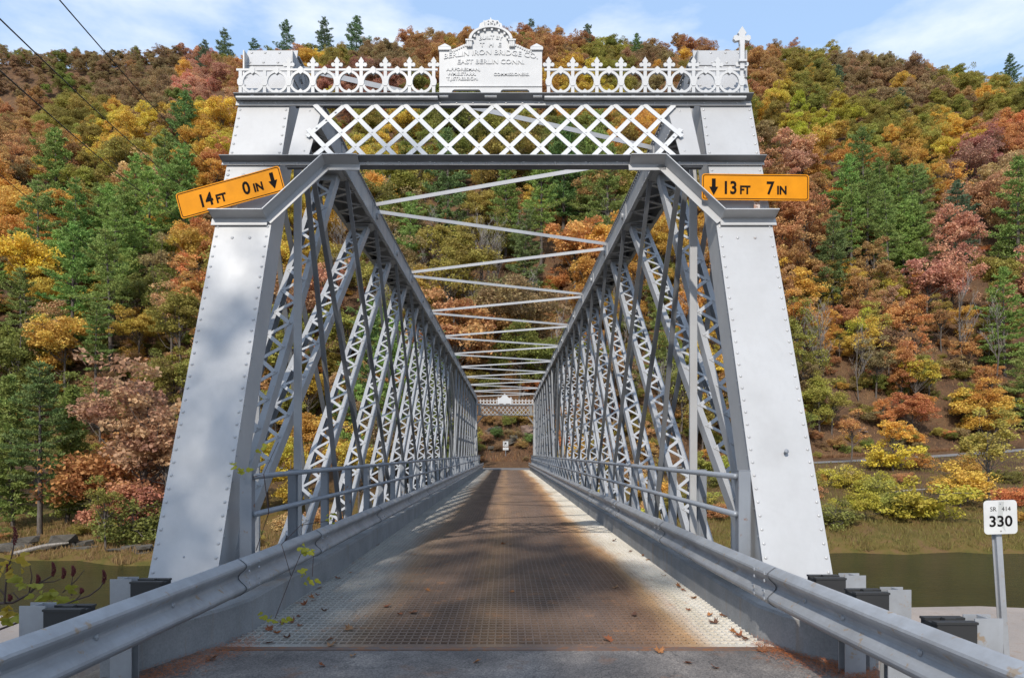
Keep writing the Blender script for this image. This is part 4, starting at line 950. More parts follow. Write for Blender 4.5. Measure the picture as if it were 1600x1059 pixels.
def place(px, ptop, H, y0=52, y1=330):
    """the spot up the slope, along one line of sight, where a tree of height H tops out at that height"""
    x = CX + (px - VPX) * y0 / FPX; z_ = CH + (HZ - ptop) * y0 / FPX - zt1(x, y0)
    if z_ < H: return x, y0, max(z_, .5 * H)
    y = y0
    while y < y1:
        x = CX + (px - VPX) * y / FPX
        if HZ - FPX * (zt1(x, y) + H - CH) / y <= ptop: return x, y, H
        y += .7
    y = min(y0 + 12, y1); x = CX + (px - VPX) * y / FPX; z_ = CH + (HZ - ptop) * y / FPX - zt1(x, y); return x, y, min(max(z_, .6 * H), 1.7 * H)
SPEC = [  # kind, image x, top, height, colour, label, (start depth)
 ('pine', 88, 195, 20, 'green', 'tallest layered pine at the far left, two wires crossing its top', 70),
 ('pine', 190, 285, 19, 'green', 'bright green pine between the yellow maple and the tilted sign', 60),
 ('pine', 287, 140, 19, 'dkgreen', 'dark broad pine behind the second wire, above the tilted sign', 130),
 ('pine', 62, 560, 15, 'dkgreen', 'low dark pine at the left river bank below the yellow maple', 50),
 ('hemlock', 20, 585, 15, 'green', 'shaggy green hemlock at the left picture edge above the bank', 52),
 ('hemlock', 105, 600, 12, 'moss', 'mossy green hemlock with a bare lower trunk on the left bank', 53),
 ('pine', 150, 470, 13, 'green', 'bright low pine between the yellow maple and the salmon red maple', 66),
 ('maple', 40, 372, 14, 'yellow', 'big golden yellow maple at the left edge', 62),
 ('maple', 100, 398, 12, 'gold', 'golden maple on the right flank of the big yellow maple', 66),
 ('oak', 75, 470, 11, 'tan', 'small tan orange oak under the yellow maples', 60),
 ('oak', 262, 268, 14, 'salmon', 'pink red oak just left of the tilted sign', 100),
 ('oak', 222, 240, 14, 'tan', 'tan orange oak left of the pink red oak by the tilted sign', 110),
 ('maple', 195, 170, 14, 'gold', 'gold crowned maple between the two upper pines on the left slope', 140),
 ('maple', 345, 150, 14, 'gold', 'olive gold maple touching the outer edge of the shaded end post', 130),
 ('oak', 350, 215, 14, 'orange', 'orange oak behind the tilted sign', 105),
 ('maple', 310, 350, 13, 'amber', 'amber brown maple below the tilted sign', 80),
 ('oak', 300, 405, 12, 'orange', 'rusty orange oak half way down the shaded end post', 66),
 ('thin', 268, 440, 11, 'tan', 'thin twiggy orange tree with pale branches left of the shaded end post', 60),
 ('oak', 218, 545, 14, 'salmon', 'salmon red maple with a pale trunk on the left bank', 50),
 ('oak', 262, 600, 11, 'salmon', 'salmon red young oak touching the shaded end post', 49),
 ('bush', 160, 688, 6.2, 'orange', 'orange bush on the left bank below the salmon maple', 50),
 ('bush', 215, 700, 6, 'red', 'red pink bush on the left bank touching the shaded end post', 50),
 ('thin', 165, 745, 5.5, 'olive', 'small yellow green sapling at the left water edge', 44),
 ('bush', 205, 770, 3.4, 'moss', 'low green bush at the left water edge beside the end post', 44),
 ('oak', 298, 112, 13, 'salmon', 'salmon oak crown below the ridge pines on the left', 215),
 ('pine', 318, 62, 17, 'blgreen', 'first dark ridge pine from the left skyline', 285), ('pine', 352, 45, 19, 'blgreen', 'tallest dark pine of the cluster on the left skyline', 285),
 ('pine', 395, 60, 16, 'blgreen', 'dark ridge pine directly over the shaded end post', 285), ('pine', 447, 30, 17, 'blgreen', 'lone ridge pine right of the shaded end post top', 285),
 ('pine', 508, 26, 15, 'blgreen', 'small ridge pine against the sky over the cresting', 285), ('pine', 556, 22, 16, 'blgreen', 'ridge pine against the sky nearest the plaque from the left', 285),
 ('pine', 830, 30, 12, 'blgreen', 'tiny skyline pine just right of the plaque', 285), ('pine', 918, 36, 19, 'blgreen', 'tall thin ridge pine over the cresting right of the plaque', 275), ('pine', 995, 52, 16, 'dkgreen', 'round dark pine on the ridge left of the bright end post', 275),
 ('pine', 1310, 100, 22, 'blgreen', 'dark pine high on the right slope beneath the skyline', 215), ('pine', 1412, 135, 21, 'blgreen', 'blue green pine high on the right slope', 195), ('pine', 1577, 84, 20, 'blgreen', 'dark pine on the skyline at the right edge', 260),
 ('pine', 1352, 195, 23, 'green', 'great green pine on the right slope beyond the level yellow sign', 95), ('pine', 1388, 300, 18, 'green', 'bright lower pine in front of the great green pine', 80),
 ('pine', 1300, 330, 17, 'dkgreen', 'darker pine between the level sign and the great green pine', 85),
 ('pine', 1590, 245, 22, 'green', 'tall green pine cut by the right picture edge', 86), ('pine', 1570, 420, 16, 'green', 'green pine boughs low at the right picture edge', 78), ('pine', 1602, 540, 12, 'green', 'small pine at the right edge just above the road', 78),
 ('pine', 1495, 285, 16, 'blgreen', 'small pine between salmon oaks on the right slope', 120),
 ('oak', 1240, 195, 15, 'salmon', 'salmon oak above the level yellow sign', 140), ('oak', 1255, 300, 15, 'rust', 'rusty oak below the right end of the level yellow sign', 100), ('oak', 1225, 330, 13, 'rust', 'rust brown oak touching the bright end post below the level sign', 92),
 ('maple', 1250, 412, 10, 'amber', 'amber orange maple halfway down beside the bright end post', 80), ('oak', 1530, 195, 15, 'maroon', 'maroon oak high on the right slope', 150), ('oak', 1478, 330, 15, 'salmon', 'large salmon red oak on the right slope above the birches', 90),
 ('oak', 1450, 395, 12, 'salmon', 'lower salmon oak over the orange and yellow tree', 84), ('maple', 1530, 268, 14, 'tan', 'tan gold maple below the maroon oak', 120), ('maple', 1570, 165, 13, 'orange', 'orange maple high at the right edge', 165),
 ('maple', 1410, 455, 10, 'orange', 'orange maple crown above the yellow roadside tree', 80), ('maple', 1432, 545, 9.5, 'lime', 'yellow green maple beside the far road on the right', 75), ('maple', 1395, 640, 6.5, 'gold', 'low golden maple at the roadside on the right', 72),
 ('thin', 1330, 640, 6, 'orange', 'orange sapling right of the white birches', 78), ('thin', 1245, 470, 10, 'olive', 'sparse olive yellow tree hidden partly by the bright end post', 80),
 ('bare', 1290, 480, 13, 'grey', 'bare white birch clump beside the bright end post', 76), ('bare', 1345, 520, 10, 'grey', 'second bare birch right of the white birch clump', 78), ('bare', 1515, 440, 15, 'grey', 'tall bare pale tree right of the yellow green maple', 80), ('bare', 1553, 480, 12, 'grey', 'bare pale tree nearest the right edge', 78),
 ('bush', 1450, 735, 4.2, 'lime', 'large yellow green bush on the right bank beneath the road', 53), ('bush', 1350, 762, 3.2, 'lime', 'low yellow green bush on the right bank', 52), ('bush', 1400, 750, 3.4, 'olive', 'olive bush between two yellow green bushes on the right bank', 54), ('bush', 1395, 685, 3.4, 'yellow', 'golden bush at the edge of the far road', 62), ('bush', 1500, 725, 3.6, 'gold', 'golden bush behind the route marker', 56),
 ('thin', 1545, 640, 8, 'olive', 'spindly yellow leaved tree above the route marker', 58), ('bush', 1585, 745, 2.6, 'orange', 'orange brush on the right bank behind the route marker', 58),
 ('pine', 700, 205, 20, 'dkgreen', 'dark pine seen through the portal left of the centre', 110), ('pine', 790, 255, 16, 'green', 'bright green pine in the middle of the portal opening', 100), ('pine', 880, 185, 20, 'dkgreen', 'dark pine seen through the lattice right of the plaque', 120), ('pine', 640, 300, 15, 'green', 'green pine beside the shaded top chord', 95), ('pine', 820, 330, 14, 'dkgreen', 'lower dark pine in the middle of the portal opening', 92),
 ('oak', 900, 325, 14, 'orange', 'orange oak in the portal opening beside the bright top chord', 90), ('maple', 915, 395, 11, 'amber', 'amber maple under the orange oak in the portal opening', 86), ('maple', 690, 330, 12, 'olive', 'olive maple in the portal opening beside the shaded chord', 100), ('thin', 720, 450, 10, 'olive', 'olive thin tree low in the portal opening', 88), ('thin', 650, 420, 9, 'amber', 'amber thin tree low behind the shaded chord', 86),
 ('oak', 510, 400, 11, 'salmon', 'salmon oak behind the laced posts of the shaded truss', 84), ('oak', 560, 560, 9, 'rust', 'rust oak behind the lower shaded truss', 74), ('maple', 480, 560, 9, 'gold', 'golden maple behind the lower shaded truss', 60), ('maple', 430, 600, 8, 'olive', 'olive maple behind the foot of the shaded truss', 56),
 ('oak', 1080, 420, 11, 'amber', 'amber oak behind the laced posts of the bright truss', 84), ('pine', 1030, 480, 12, 'green', 'green pine behind the laced posts of the bright truss', 80), ('maple', 1120, 560, 8, 'gold', 'golden maple behind the lower bright truss', 78),
]
for kind, px, top, H, col, lab, y0 in SPEC:
    x, y, H = place(px, top, H, y0, 318); plant(kind, x, y, H, col, lab)
# colour of the wood, sampled from the photograph's broad patches
FIELD = [(30, 110, 'brown'), (150, 110, 'brown'), (230, 120, 'brown'), (100, 130, 'moss'), (30, 175, 'rust'), (120, 175, 'olive'), (190, 200, 'gold'), (60, 240, 'rust'), (330, 120, 'salmon'), (380, 110, 'rust'), (330, 200, 'gold'), (340, 280, 'amber'), (250, 330, 'green'), (300, 340, 'orange'), (150, 250, 'olive'), (20, 300, 'amber'), (130, 460, 'green'), (220, 470, 'moss'), (300, 480, 'rust'), (100, 560, 'moss'), (200, 620, 'brown'), (30, 620, 'moss'),
         (450, 80, 'rust'), (520, 75, 'olive'), (600, 70, 'brown'), (660, 60, 'rust'), (560, 110, 'maroon'), (480, 110, 'gold'), (880, 60, 'rust'), (940, 90, 'olive'), (1000, 90, 'brown'), (1060, 80, 'rust'), (900, 110, 'gold'), (560, 180, 'olive'), (620, 210, 'gold'), (700, 190, 'moss'), (780, 190, 'olive'), (860, 210, 'moss'), (960, 190, 'amber'), (640, 240, 'olive'), (900, 260, 'green'), (980, 240, 'olive'), (620, 350, 'moss'), (700, 380, 'olive'), (800, 430, 'brown'), (740, 500, 'rust'), (860, 480, 'moss'), (900, 520, 'brown'), (650, 520, 'brown'), (580, 460, 'olive'), (520, 480, 'salmon'), (460, 470, 'olive'), (450, 350, 'gold'), (500, 640, 'gold'), (560, 700, 'moss'), (1060, 400, 'amber'), (1000, 500, 'moss'), (1100, 520, 'olive'), (1120, 640, 'rust'), (1000, 620, 'brown'),
         (1200, 110, 'rust'), (1220, 140, 'gold'), (1260, 110, 'olive'), (1340, 110, 'brown'), (1420, 130, 'brown'), (1460, 150, 'olive'), (1540, 150, 'olive'), (1200, 170, 'olive'), (1270, 170, 'lime'), (1370, 190, 'olive'), (1480, 190, 'gold'), (1220, 230, 'salmon'), (1290, 220, 'amber'), (1400, 250, 'moss'), (1450, 230, 'amber'), (1530, 230, 'maroon'), (1590, 200, 'orange'), (1230, 310, 'rust'), (1420, 310, 'green'), (1480, 270, 'amber'), (1550, 290, 'tan'), (1200, 400, 'rust'), (1260, 440, 'amber'), (1330, 450, 'rust'), (1460, 420, 'salmon'), (1540, 420, 'salmon'), (1330, 520, 'brown'), (1250, 560, 'olive'), (1530, 560, 'brown'), (1590, 600, 'olive'), (1360, 600, 'orange')]
FX = np.array([f[0] for f in FIELD]); FY = np.array([f[1] for f in FIELD])
def hue_at(px, py):
    d = (FX - px) ** 2 + (1.4 * (FY - py)) ** 2 + rng.uniform(0, 2600, len(FX)); k = int(np.argmin(d))
    return FIELD[k][2] if random.random() > .12 else random.choice(('olive', 'amber', 'rust', 'gold', 'moss', 'brown'))
cand = []
yy = 52.0
while yy < 560:
    st = 5.2 if yy < 150 else (6.8 if yy < 320 else 7.6)
    w = yy * .80 + 6; xx = -w
    while xx < w:
        x = xx + random.uniform(-.42, .42) * st; y = yy + random.uniform(-.42, .42) * st; xx += st
        px = VPX + FPX * (x - CX) / y
        if px < -520 or px > 2050: continue
        rc = float(road_c(x))
        if rc - 5.0 < y < rc + 6.5: continue
        if y <= rc and (x > -9 or y < bank_y(x) + 5): continue
        if y <= rc and 115 < px < 320: continue
        if -9 < x < 9 and y < 79: continue
        if 310 < y < 400 and px > 230: continue
        if y >= 400 and px > 330: continue
        if -22 < x < 14 and 74 < y < 128 and random.random() < .30: continue
        cand.append((x, y))
    yy += st
near_fill = []; far_fill = []
tx = np.array([t[0] for t in TREES]); ty = np.array([t[1] for t in TREES]); trr = np.array([t[2] for t in TREES])
for x, y in cand:
    if np.any((tx - x) ** 2 + (ty - y) ** 2 < (trr * 1.25 + .8) ** 2): continue
    z = zt1(x, y); px = VPX + FPX * (x - CX) / y; py = HZ - FPX * (z + 10 - CH) / y
    hue = hue_at(px, py); (near_fill if y < 168 and -70 < px < 1670 else far_fill).append((x, y, z, px, py, hue))
near_fill.sort(key=lambda t: t[1])
CNT = {}
GREENS = ('green', 'dkgreen', 'blgreen')
ADJ = dict(gold='golden', amber='amber orange', orange='bright orange', rust='rust brown', salmon='salmon pink', red='red', maroon='maroon', brown='dull brown', tan='tan', olive='olive yellow', moss='mossy green', lime='yellow green', green='green', dkgreen='dark green', blgreen='blue green', grey='grey', yellow='yellow')
def zone(px, py):
    side_ = 'left of bridge' if px < 400 else 'behind shaded truss' if px < 560 else 'behind portal' if px < 1010 else 'behind bright truss' if px < 1190 else 'right of bridge'
    lev = 'on upper slope' if py < 250 else 'on mid slope' if py < 430 else 'on lower slope'
    return lev + ' ' + side_
INDIV = 440
for k, (x, y, z, px, py, hue) in enumerate(near_fill[:INDIV]):
    if hue in GREENS: kind, H = ('pine', random.uniform(12, 18))
    elif hue in ('salmon', 'rust', 'red', 'maroon', 'brown', 'tan'): kind, H = random.choice((('oak', random.uniform(8, 13)), ('thin', random.uniform(7, 12)), ('oak', random.uniform(7, 12)), ('maple', random.uniform(8, 12))))
    else: kind, H = random.choice((('maple', random.uniform(8, 13)), ('maple', random.uniform(7, 11)), ('thin', random.uniform(7, 11))))
    H *= 1.14
    if y < 72: H *= .62
    elif x > 4 and y < float(road_c(x)) + 26: H *= random.uniform(.45, .9)
    zn = zone(px, py); nm = NAMES[kind].replace('_', ' ')
    plant(kind, x, y, H, hue, None, '%s %ss %s' % (ADJ[hue], nm, zn), z=z)
far_fill += near_fill[INDIV:]
# low brush on the forest floor, individual shrubs
for k in range(46):
    while True:
        y = random.uniform(76, 120); x = random.uniform(-.42, .5) * y; rc = float(road_c(x))
        if y > rc + 6 and not (abs(x) < 4 and y < 92): break
    px = VPX + FPX * (x - CX) / y; hue = random.choice(('olive', 'rust', 'amber', 'brown', 'moss', 'orange')); zn = zone(px, 500)
    plant('bush', x, y, random.uniform(1.2, 3.0), hue, None, 'low %s bushes %s' % (ADJ[hue], zn))
for k in range(64):
    x = random.uniform(5, 52); yb = float(bank_y(x)); y = yb + 3.4 + (float(road_c(x)) - 5 - yb - 3.4) * random.random()
    hue = random.choice(('olive', 'moss', 'lime', 'rust', 'tan', 'olive', 'amber')); plant('bush', x, y, random.uniform(.8, 2.6), hue, None, 'scattered low %s bushes on the right bank' % ADJ[hue], None)
for k in range(20):
    x = random.uniform(-36, -6); yb = float(bank_y(x)); y = yb + random.uniform(2.2, 9)
    hue = random.choice(('olive', 'moss', 'rust', 'tan')); plant('bush', x, y, random.uniform(.6, 1.8), hue, None, 'small %s bushes on the left bank' % ADJ[hue], 2)
# young trees filling the sunny slope above the far road
for k in range(74):
    while True:
        x = random.uniform(6, 74); rc = float(road_c(x)); y = rc + random.uniform(5.5, 34)
        if y < 125 and abs(VPX + FPX * (x - CX) / y - 1330) < 330: break
    hue = random.choice(('gold', 'orange', 'amber', 'olive', 'lime', 'rust', 'tan', 'gold', 'olive', 'moss')); kind = random.choice(('thin', 'maple', 'thin', 'oak'))
    plant(kind, x, y, random.uniform(4.5, 9), hue, None, 'young %s %ss above the far road' % (ADJ[hue], NAMES[kind].replace('_', ' ')))
# dark slender trunks in the shade of the lower wood
for k in range(34):
    y = random.uniform(80, 122); x = random.uniform(-.24, .10) * y if k % 3 else random.uniform(.1, .5) * y
    if y < float(road_c(x)) + 7: y = float(road_c(x)) + 8
    if abs(x) < 3.5 and y < 92: y += 14
    zn = zone(VPX + FPX * (x - CX) / y, 500); plant('bare', x, y, random.uniform(7, 13), 'grey', None, 'slender bare trees ' + zn, 2 + k % 2)
ORD = ['leftmost', 'second from left', 'third from left', 'fourth from left', 'fifth from left', 'sixth from left', 'seventh from left', 'eighth from left', 'ninth from left', 'tenth from left', 'eleventh from left', 'twelfth from left', 'thirteenth from left', 'fourteenth from left', 'fifteenth from left', 'sixteenth from left', 'seventeenth from left', 'eighteenth from left', 'nineteenth from left', 'twentieth from left', 'next to rightmost', 'near rightmost']
GR = {}
for o in bpy.data.objects:
    if o.parent is None and o.get('group') and o.get('category') and not o.get('label'): GR.setdefault(o['group'], []).append(o)
for g_, os_ in GR.items():
    os_.sort(key=lambda o: (o.location.x - CX) / o.location.y)
    for k, o in enumerate(os_):
        n_ = len(os_)
        if n_ == 1: o['label'] = 'lone one of the ' + g_; del o['group']
        elif k == n_ - 1: o['label'] = 'rightmost of the ' + g_
        elif k < len(ORD): o['label'] = ORD[k] + ' of the ' + g_
        else: o['label'] = 'one of the ' + g_ + ' nearer the right'
# tall oak on the near bank, out of the frame: its thin crown dapples the shaded end post and guardrail
for x, y, h, w, q, a, lab in ((-9.3, -15.2, 25, .74, 0, 1.0, 'tall thin amber tree on the near bank behind the shaded guardrail'), (-8.6, -17.0, 24.5, .60, 1, 2.2, 'slightly shorter thin amber tree beside the tall one on the near bank'), (-12.0, -18.5, 27, .75, 0, 4.0, 'tallest thin amber tree farthest back on the near bank')):
    plant('thin', x, y, h, 'amber', lab, None, q, w, -1.0).rotation_euler = (0, 0, a)
# the far wood: one object per kind, instanced
def far_wood(name, label, rows, protos):
    vs = [(x, y, z - .3) for x, y, z, *_ in rows]; me = bpy.data.meshes.new(name); me.from_pydata(vs, [], []); n = len(vs)
    sc = me.attributes.new('tree_scale', 'FLOAT', 'POINT'); rt = me.attributes.new('tree_turn', 'FLOAT', 'POINT'); tn = me.attributes.new('tint', 'FLOAT_COLOR', 'POINT')
    sc.data.foreach_set('value', np.array([r[6] for r in rows], np.float32)); rt.data.foreach_set('value', rng.uniform(0, 6.28, n).astype(np.float32))
    tn.data.foreach_set('color', np.array([jit(CC[r[5]], .2) for r in rows], np.float32).ravel())
    o = link(name, me); tag(o, label, 'forest', None, 'stuff')
    ng = bpy.data.node_groups.new(name, 'GeometryNodeTree'); ng.interface.new_socket('Geometry', in_out='INPUT', socket_type='NodeSocketGeometry'); ng.interface.new_socket('Geometry', in_out='OUTPUT', socket_type='NodeSocketGeometry')
    gi = ng.nodes.new('NodeGroupInput'); go = ng.nodes.new('NodeGroupOutput'); mp_ = ng.nodes.new('GeometryNodeMeshToPoints'); ip = ng.nodes.new('GeometryNodeInstanceOnPoints'); jg = ng.nodes.new('GeometryNodeJoinGeometry')
    for p in protos:
        oi = ng.nodes.new('GeometryNodeObjectInfo'); oi.inputs['Object'].default_value = p; oi.inputs['As Instance'].default_value = True; ng.links.new(oi.outputs['Geometry'], jg.inputs[0])
    def na(nm, ty):
        a = ng.nodes.new('GeometryNodeInputNamedAttribute'); a.data_type = ty; a.inputs['Name'].default_value = nm; return [s for s in a.outputs if s.enabled][0]
    cx_ = ng.nodes.new('ShaderNodeCombineXYZ'); ng.links.new(na('tree_turn', 'FLOAT'), cx_.inputs[2])
    cs = ng.nodes.new('ShaderNodeCombineXYZ'); s_ = na('tree_scale', 'FLOAT')
    for i in range(3): ng.links.new(s_, cs.inputs[i])
    ip.inputs['Pick Instance'].default_value = True
    ng.links.new(gi.outputs[0], mp_.inputs[0]); ng.links.new(mp_.outputs[0], ip.inputs['Points']); ng.links.new(jg.outputs[0], ip.inputs['Instance']); ng.links.new(cx_.outputs[0], ip.inputs['Rotation']); ng.links.new(cs.outputs[0], ip.inputs['Scale']); ng.links.new(ip.outputs[0], go.inputs[0])
    md = o.modifiers.new('forest', 'NODES'); md.node_group = ng; return o
def crown_of(mesh): return next(o for o in bpy.data.objects if o.data is mesh)
def have(kind): return [crown_of(p[1]) for p in PRO[kind] if p[1].users > 0]
br = []; pn = []
for x, y, z, px, py, hue in far_fill:
    if hue in GREENS: pn.append((x, y, z, px, py, hue, random.uniform(.65, 1.0)))
    else: br.append((x, y, z, px, py, hue, random.uniform(.62, .98) if y < 330 else random.uniform(.8, 1.15)))
if br: far_wood('far_autumn_forest', 'distant wood of orange, olive and brown crowns up to the ridge', br, have('maple') + have('oak'))
if pn: far_wood('far_pine_forest', 'distant scattered pines among the autumn crowns near the ridge', pn, have('pine'))
for x, y, h, hue, lab in ((-3.6, 78.8, 1.9, 'olive', 'olive bush at the foot of the bank beyond the far portal, near the shaded truss'), (-2.2, 84, 2.4, 'moss', 'mossy bush above the grey outcrop beyond the far portal'), (2.6, 80.5, 1.6, 'rust', 'rust bush below the pink brown outcrop beyond the far portal'), (3.4, 84.5, 2.6, 'orange', 'orange bush over the pink brown outcrop beyond the far portal'), (1.2, 86, 2.2, 'brown', 'brown bush high on the bank in the middle of the far portal'), (-.9, 80.2, 1.2, 'brown', 'small brown bush just behind the regulatory sign'), (-4.4, 87, 3.0, 'rust', 'large rust bush high on the bank inside the far portal'), (4.6, 79.8, 1.4, 'moss', 'low mossy bush at the sunlit corner of the far portal'), (.9, 79.2, .9, 'rust', 'tiny rust bush at the foot of the bank behind the regulatory sign'), (-1.6, 88.5, 2.4, 'olive', 'olive bush topmost inside the far portal')):
    plant('bush', x, y, h, hue, lab)
for x, y, h, hue, lab in ((-9.5, 62, 15, 'green', 'broad pine at the far bridge end behind the shaded truss, nearest the river'), (-6.6, 64.5, 14, 'dkgreen', 'dark pine close beside the far bridge end behind the shaded truss'), (-12.5, 65, 17, 'dkgreen', 'tallest dark pine near the far bridge end behind the shaded truss'), (-5.6, 60, 10, 'moss', 'small mossy pine against the shaded truss near the far bridge end')):
    plant('pine', x, y, h, hue, lab)
for k, (x, y, h, hue) in enumerate(((-3.2, 77.2, 1.7, 'moss'), (-2.2, 78.4, 1.5, 'brown'), (-1.1, 79.0, 1.5, 'dkgreen'), (.9, 79.2, 1.4, 'brown'), (1.7, 77.8, 1.2, 'rust'), (2.7, 78.6, 1.7, 'dkgreen'), (3.4, 77.0, 1.5, 'brown'), (-2.7, 76.0, .9, 'rust'), (2.2, 76.2, .7, 'brown'), (.2, 80.2, 1.6, 'moss'), (-.9, 77.6, .9, 'brown'), (-1.7, 80.4, 1.7, 'rust'), (1.5, 80.6, 1.7, 'olive'), (3.0, 80.6, 1.8, 'rust'))):
    plant('bush', x, y, h, hue, None, 'dark bushes on the shaded bank inside the far portal', None, .95)
os_ = sorted([o for o in bpy.data.objects if o.parent is None and o.get('group') == 'dark bushes on the shaded bank inside the far portal'], key=lambda o: (o.location.x - CX) / o.location.y)
for k, o in enumerate(os_): o['label'] = (ORD[k] if k < len(os_) - 1 else 'rightmost') + ' of the dark bushes on the shaded bank inside the far portal'
ug = []
while len(ug) < 3400:
    y = 76 + 150 * random.random() ** 1.7; x = random.uniform(-.78, .80) * y
    if y < float(road_c(x)) + 5.5 or (abs(x) < 4.5 and y < 84): continue
    ug.append((x, y, zt1(x, y) + .25, 0, 0, random.choice(('brown', 'rust', 'olive', 'moss', 'brown', 'tan', 'amber', 'olive', 'orange')), random.uniform(.2, .75) * (1.5 if random.random() < .12 else 1)))
o = far_wood('undergrowth', 'dense brown and olive undergrowth between the trunks on the hillside', ug, have('bush')); o['category'] = 'undergrowth'
print('trees', len(TREES), 'far', len(br), len(pn))
# ------------------------------------------------------------------ rocks, logs, grass on the far side
def rock_mat(name, a, c):
    m, t, b = new_mat(name); p = pos(t); n = noise(t, p, 1.6, 6, .65, (1, 1, 3)); n2 = noise(t, p, 9, 4, .7)
    cc = ramp(t, n, [(.3, a), (.7, c)]); cc = mix(t, .5, cc, ramp(t, n2, [(.3, (.25, .25, .25)), (.7, (.75, .75, .72))]), 'OVERLAY'); t.links.new(cc, b.inputs['Base Color']); b.inputs['Roughness'].default_value = .9; bump(t, b, n2, .7, .06); return m
M_rock = rock_mat('grey_rock', (.045, .039, .032), (.11, .098, .082)); M_rock2 = rock_mat('pink_rock', (.12, .075, .06), (.24, .17, .135))
def slab_rock(label, c, sx, sy, sz, m, seed, group, n=3):
    import bmesh
    r = random.Random(seed); root = thing('rock_ledge', label, 'rock', c, group); c = Vector(c); z = 0
    for k in range(n):
        h = sz / n * r.uniform(.7, 1.35); bm = bmesh.new(); ox, oy = r.uniform(-.22, .22) * sx, r.uniform(-.1, .3) * sy
        for i in range(26):
            a = r.uniform(0, 6.28); q = r.uniform(.75, 1.05) * (1 - .18 * k); zz = r.choice((0, 0, 1, 1, r.random()))
            bm.verts.new(c + V(ox + math.cos(a) * sx * q / 2, oy + math.sin(a) * sy * q / 2, z + zz * h * r.uniform(.75, 1) + .10 * math.cos(a) * sx * r.uniform(.1, .5)))
        bmesh.ops.convex_hull(bm, input=bm.verts); bmesh.ops.delete(bm, geom=[v for v in bm.verts if not v.link_faces], context='VERTS')
        me = bpy.data.meshes.new('layer'); bm.to_mesh(me); bm.free(); me.materials.append(m); link('layer', me, root); z += h * .8
G = 'layered grey rocks along the left waterline'
for i, (px, w, h, lab) in enumerate(((18, 3.2, 1.3, 'layered grey rock ledge at the left edge just above the water'), (75, 3.0, 1.2, 'layered grey rock ledge second from the left edge above the water'), (130, 2.6, .9, 'low dark rock ledge left of the yellow green sapling'), (185, 2.2, .7, 'flat rock ledge under the low green bush by the shaded post'), (215, 1.6, .6, 'smallest flat rock nearest the shaded post at the waterline'))):
    y = 44.5; x = CX + (px - VPX) * y / FPX; yb = float(bank_y(x)); x = CX + (px - VPX) * (yb + 1.2) / FPX
    slab_rock(lab, (x, yb + 1.6, zt1(x, yb + 1.2) - .25), w, 1.5, h, M_rock, 100 + i, None)
for i, (px, py, y, w, h, lab) in enumerate(((772, 655, 80, 3.4, 2.2, 'grey cliff outcrop left of the small regulatory sign'), (800, 668, 79, 2.2, 1.4, 'lower grey outcrop behind the small regulatory sign'), (826, 668, 80, 3.0, 1.6, 'pink brown outcrop right of the small regulatory sign'), (765, 690, 78, 1.8, 1.3, 'small boulder at the foot of the bank left of the regulatory sign'), (1360, 690, 84, 2.4, .9, 'pale rock above the far road between the birches'), (1345, 665, 92, 2.0, .9, 'second pale rock higher above the far road'), (700, 690, 80, 2.6, 1.2, 'grey rock behind the shaded truss near the far end'), (880, 680, 82, 2.6, 1.2, 'grey rock behind the bright truss near the far end'))):
    x = CX + (px - VPX) * y / FPX; slab_rock(lab, (x, y, zt1(x, y) - .4 * h), w * .8, 1.7, h * .8, M_rock2 if 'pink' in lab or 'pale' in lab else M_rock, 200 + i, None)
M_log = bark('grey_log', (.14, .12, .10), (.30, .27, .24))
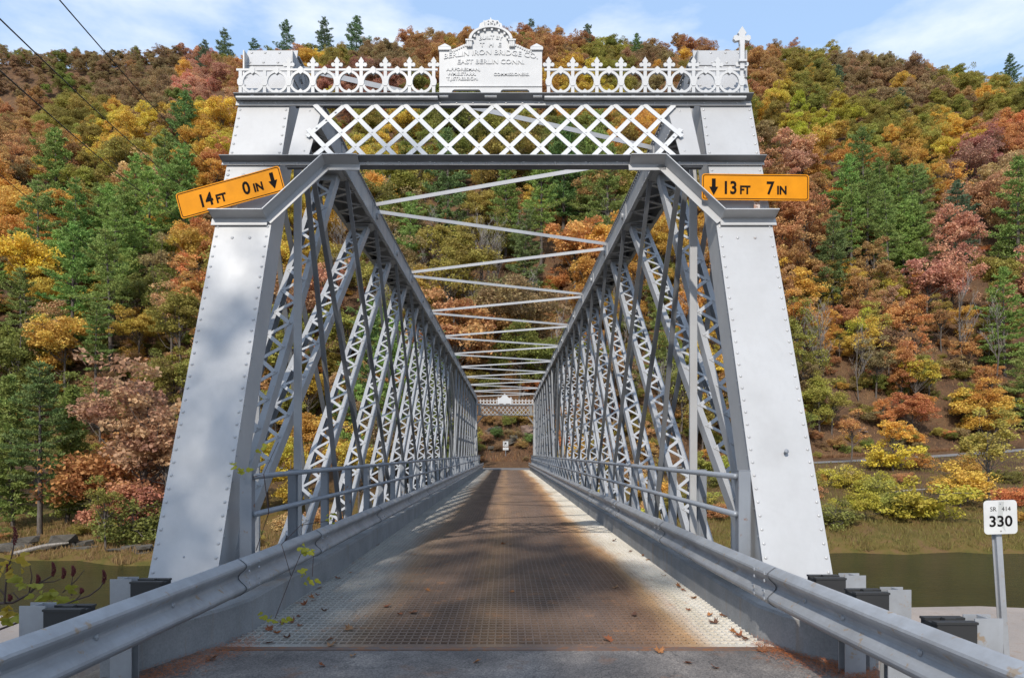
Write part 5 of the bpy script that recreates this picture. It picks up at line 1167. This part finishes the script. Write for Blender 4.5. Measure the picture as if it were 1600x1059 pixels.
for x0, y0, x1, y1, r_, lab in ((-30.5, 43.8, -27.6, 44.6, .14, 'pale driftwood log on the left waterline'), (2.0, 84, 4.4, 89, .16, 'fallen tree trunk leaning down the bank beyond the far portal'), (32, 60, 37.5, 62, .12, 'fallen grey branch beside the yellow green bush on the right bank'), (-9, 92, -5, 98, .15, 'fallen log on the brown slope left of the far portal')):
    b = MB(); p, q = V(x0, y0, zt1(x0, y0) + .15), V(x1, y1, zt1(x1, y1) + .3 + (.6 if x0 == 2.0 else 0)); b.tube([p, (p + q) / 2 + V(.1, 0, .12), q], [r_, r_ * .85, r_ * .5], 7)
    tag(b.build('fallen_log', M_log), lab, 'log')
# grass and dead stems: uncountable
def grass(name, label, n, fx, m, h0, h1):
    r = np.random.default_rng(5); P = []; 
    X = []; 
    while len(X) < n:
        x, y = fx(r); X.append((x, y))
    X = np.array(X); Z = zt(X[:, 0], X[:, 1]); h = r.uniform(h0, h1, n); a = r.uniform(0, 6.28, n); ln = r.normal(size=(n, 2)) * .35
    base = np.stack([X[:, 0], X[:, 1], Z - .03], 1); w = np.stack([np.cos(a), np.sin(a) * .4, 0 * a], 1) * (h * .11)[:, None]; tip = base + np.stack([ln[:, 0] * h, ln[:, 1] * h, h], 1); mid = base + (tip - base) * .55 + np.stack([0 * h, 0 * h, h * .08], 1)
    Q = np.stack([base - w, base + w, mid + w * .7, tip], 1).reshape(-1, 3); o = link(name, mesh_from_quads(name, Q, r.uniform(0, 1, n), m)); return tag(o, label, 'grass', None, 'stuff')
def rb_(r):
    x = r.uniform(4, 66); yb = float(bank_y(x)); return x, yb + .35 + (float(road_c(x)) - 4 - yb) * r.random() ** 1.6
def lb_(r):
    x = r.uniform(-42, -4); yb = float(bank_y(x)); return x, yb + .3 + 11 * r.random() ** 1.5
g = grass('bank_grass', 'yellow green rough grass covering the right river bank', 42000, rb_, M_leaf, .10, .42); g.color = (.155, .125, .03, 1)
g = grass('dry_grass', 'straw coloured grass along the left waterline under the trees', 22000, lb_, M_leaf, .1, .36); g.color = (.20, .125, .045, 1)
def ll_(r):
    y = 76 + 60 * r.random() ** 1.5; x = r.uniform(-.6, .72) * y; y2 = max(y, float(road_c(x)) + 5.2); return x, y2
g = grass('brown_brush', 'dead brown stems and leaves over the lower hillside floor', 60000, ll_, M_leaf, .12, .55); g.color = (.22, .115, .05, 1)
